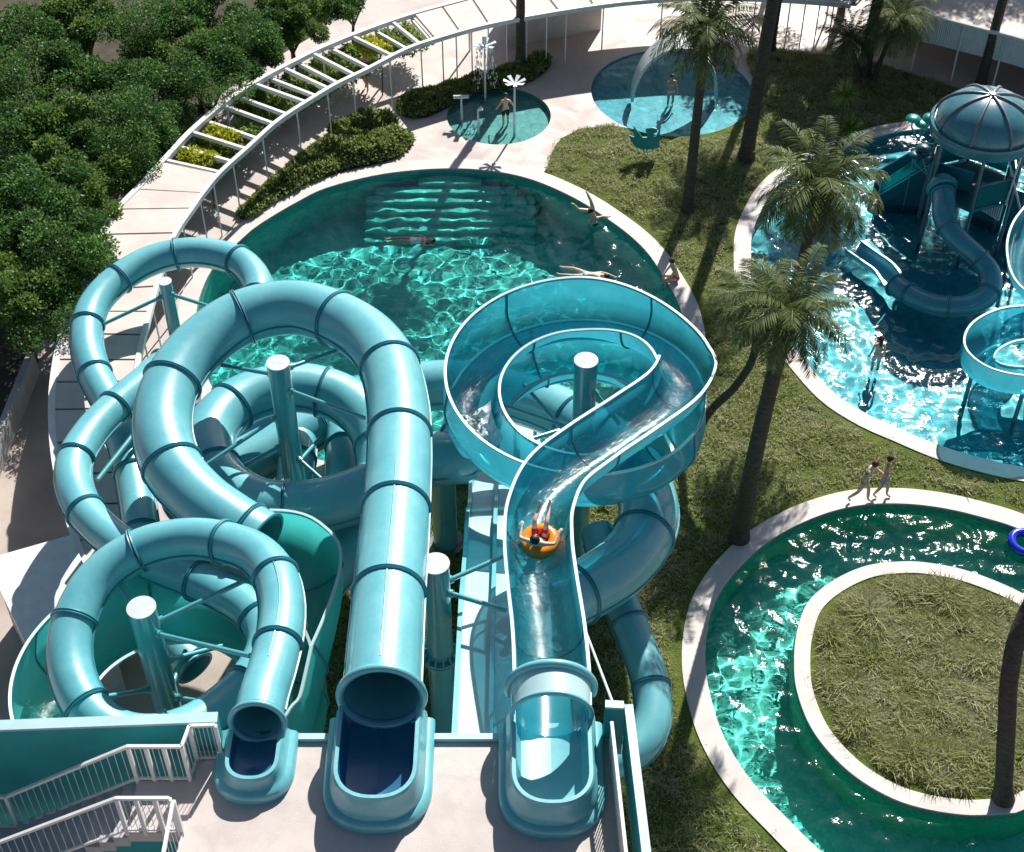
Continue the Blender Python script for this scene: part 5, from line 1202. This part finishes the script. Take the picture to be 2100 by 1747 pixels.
person('man in bright blue swim shorts walking ahead on the white coping',at(1806,1020,.055),(0,0,R(65)),{'elbowL':(.24,.06,1.15),'wristL':(.25,-.02,.92),'elbowR':(-.25,.05,1.14),'wristR':(-.26,-.10,.93),'kneeL':(.1,-.12,.5),'ankleL':(.1,-.14,.1),'toeL':(.1,-.28,.03),'kneeR':(-.1,.06,.5),'ankleR':(-.1,.22,.12),'toeR':(-.1,.10,.03)},'tan','dark',False,[('shorts','blue',SHORTS,1.2)],scale=.95)
# rider on the orange ring: leaning back, legs forward and up, elbows out
rp_=RID+Vector((0,-.02,.06))
person('rider in red shorts lying back on the orange ring in the flume',rp_,(R(-52),0,PI-.25),{'pelvis':(0,0,0.02),'waist':(0,.0,.17),'chest':(0,-.01,.34),'upper':(0,-.02,.46),'neck':(0,-.05,.55),'head0':(0,-.08,.62),'head1':(0,-.12,.69),'head2':(0,-.13,.76),
 'hipL':(.09,-.03,.0),'hipR':(-.09,-.03,.0),'kneeL':(.16,-.40,.12),'kneeR':(-.10,-.42,.10),'ankleL':(.12,-.74,-.12),'ankleR':(-.06,-.78,-.14),'toeL':(.13,-.84,.0),'toeR':(-.07,-.9,-.02),
 'shL':(.165,-.02,.46),'shR':(-.165,-.02,.46),'elbowL':(.38,-.04,.34),'wristL':(.40,-.24,.22),'elbowR':(-.38,-.04,.34),'wristR':(-.42,-.24,.24)},'pale','dark',False,[('shorts','red',SHORTS,1.22)])
# ---------------------------------------------------------------- camera, sun, sky
cam=bpy.data.cameras.new('camera'); co=bpy.data.objects.new('camera',cam); COL.objects.link(co)
co.location=(0,0,CAMZ); co.rotation_euler=(math.pi/2-PITCH,0,0); cam.sensor_width=36; cam.lens=36*FP/2100; cam.clip_end=2000; S.camera=co
sl=bpy.data.lights.new('sun','SUN'); sl.energy=5.0; sl.angle=R(.53); sl.color=(1,.955,.89); so=bpy.data.objects.new('sun',sl); COL.objects.link(so)
so.rotation_euler=(Vector((-math.sin(SUN_AZ)*math.cos(SUN_EL),-math.cos(SUN_AZ)*math.cos(SUN_EL),-math.sin(SUN_EL))).to_track_quat('-Z','Y').to_euler())
sl.cycles.is_caustics_light=True
w=bpy.data.worlds.new('World'); S.world=w; w.use_nodes=True; nt=w.node_tree; bg=nt.nodes['Background']
sk=nt.nodes.new('ShaderNodeTexSky'); sk.sky_type='NISHITA'; sk.sun_disc=False; sk.sun_elevation=SUN_EL; sk.sun_rotation=SUN_AZ
nt.links.new(sk.outputs[0],bg.inputs[0]); bg.inputs[1].default_value=.05
S.view_settings.view_transform='Standard'; S.view_settings.look='None'; S.view_settings.exposure=.62; S.view_settings.gamma=1
S.render.engine='CYCLES'; c=S.cycles; c.max_bounces=8; c.transmission_bounces=8; c.transparent_max_bounces=12; c.glossy_bounces=4; c.diffuse_bounces=3
c.use_denoising=True; c.sample_clamp_indirect=6; c.caustics_refractive=True; c.caustics_reflective=False; c.blur_glossy=.3
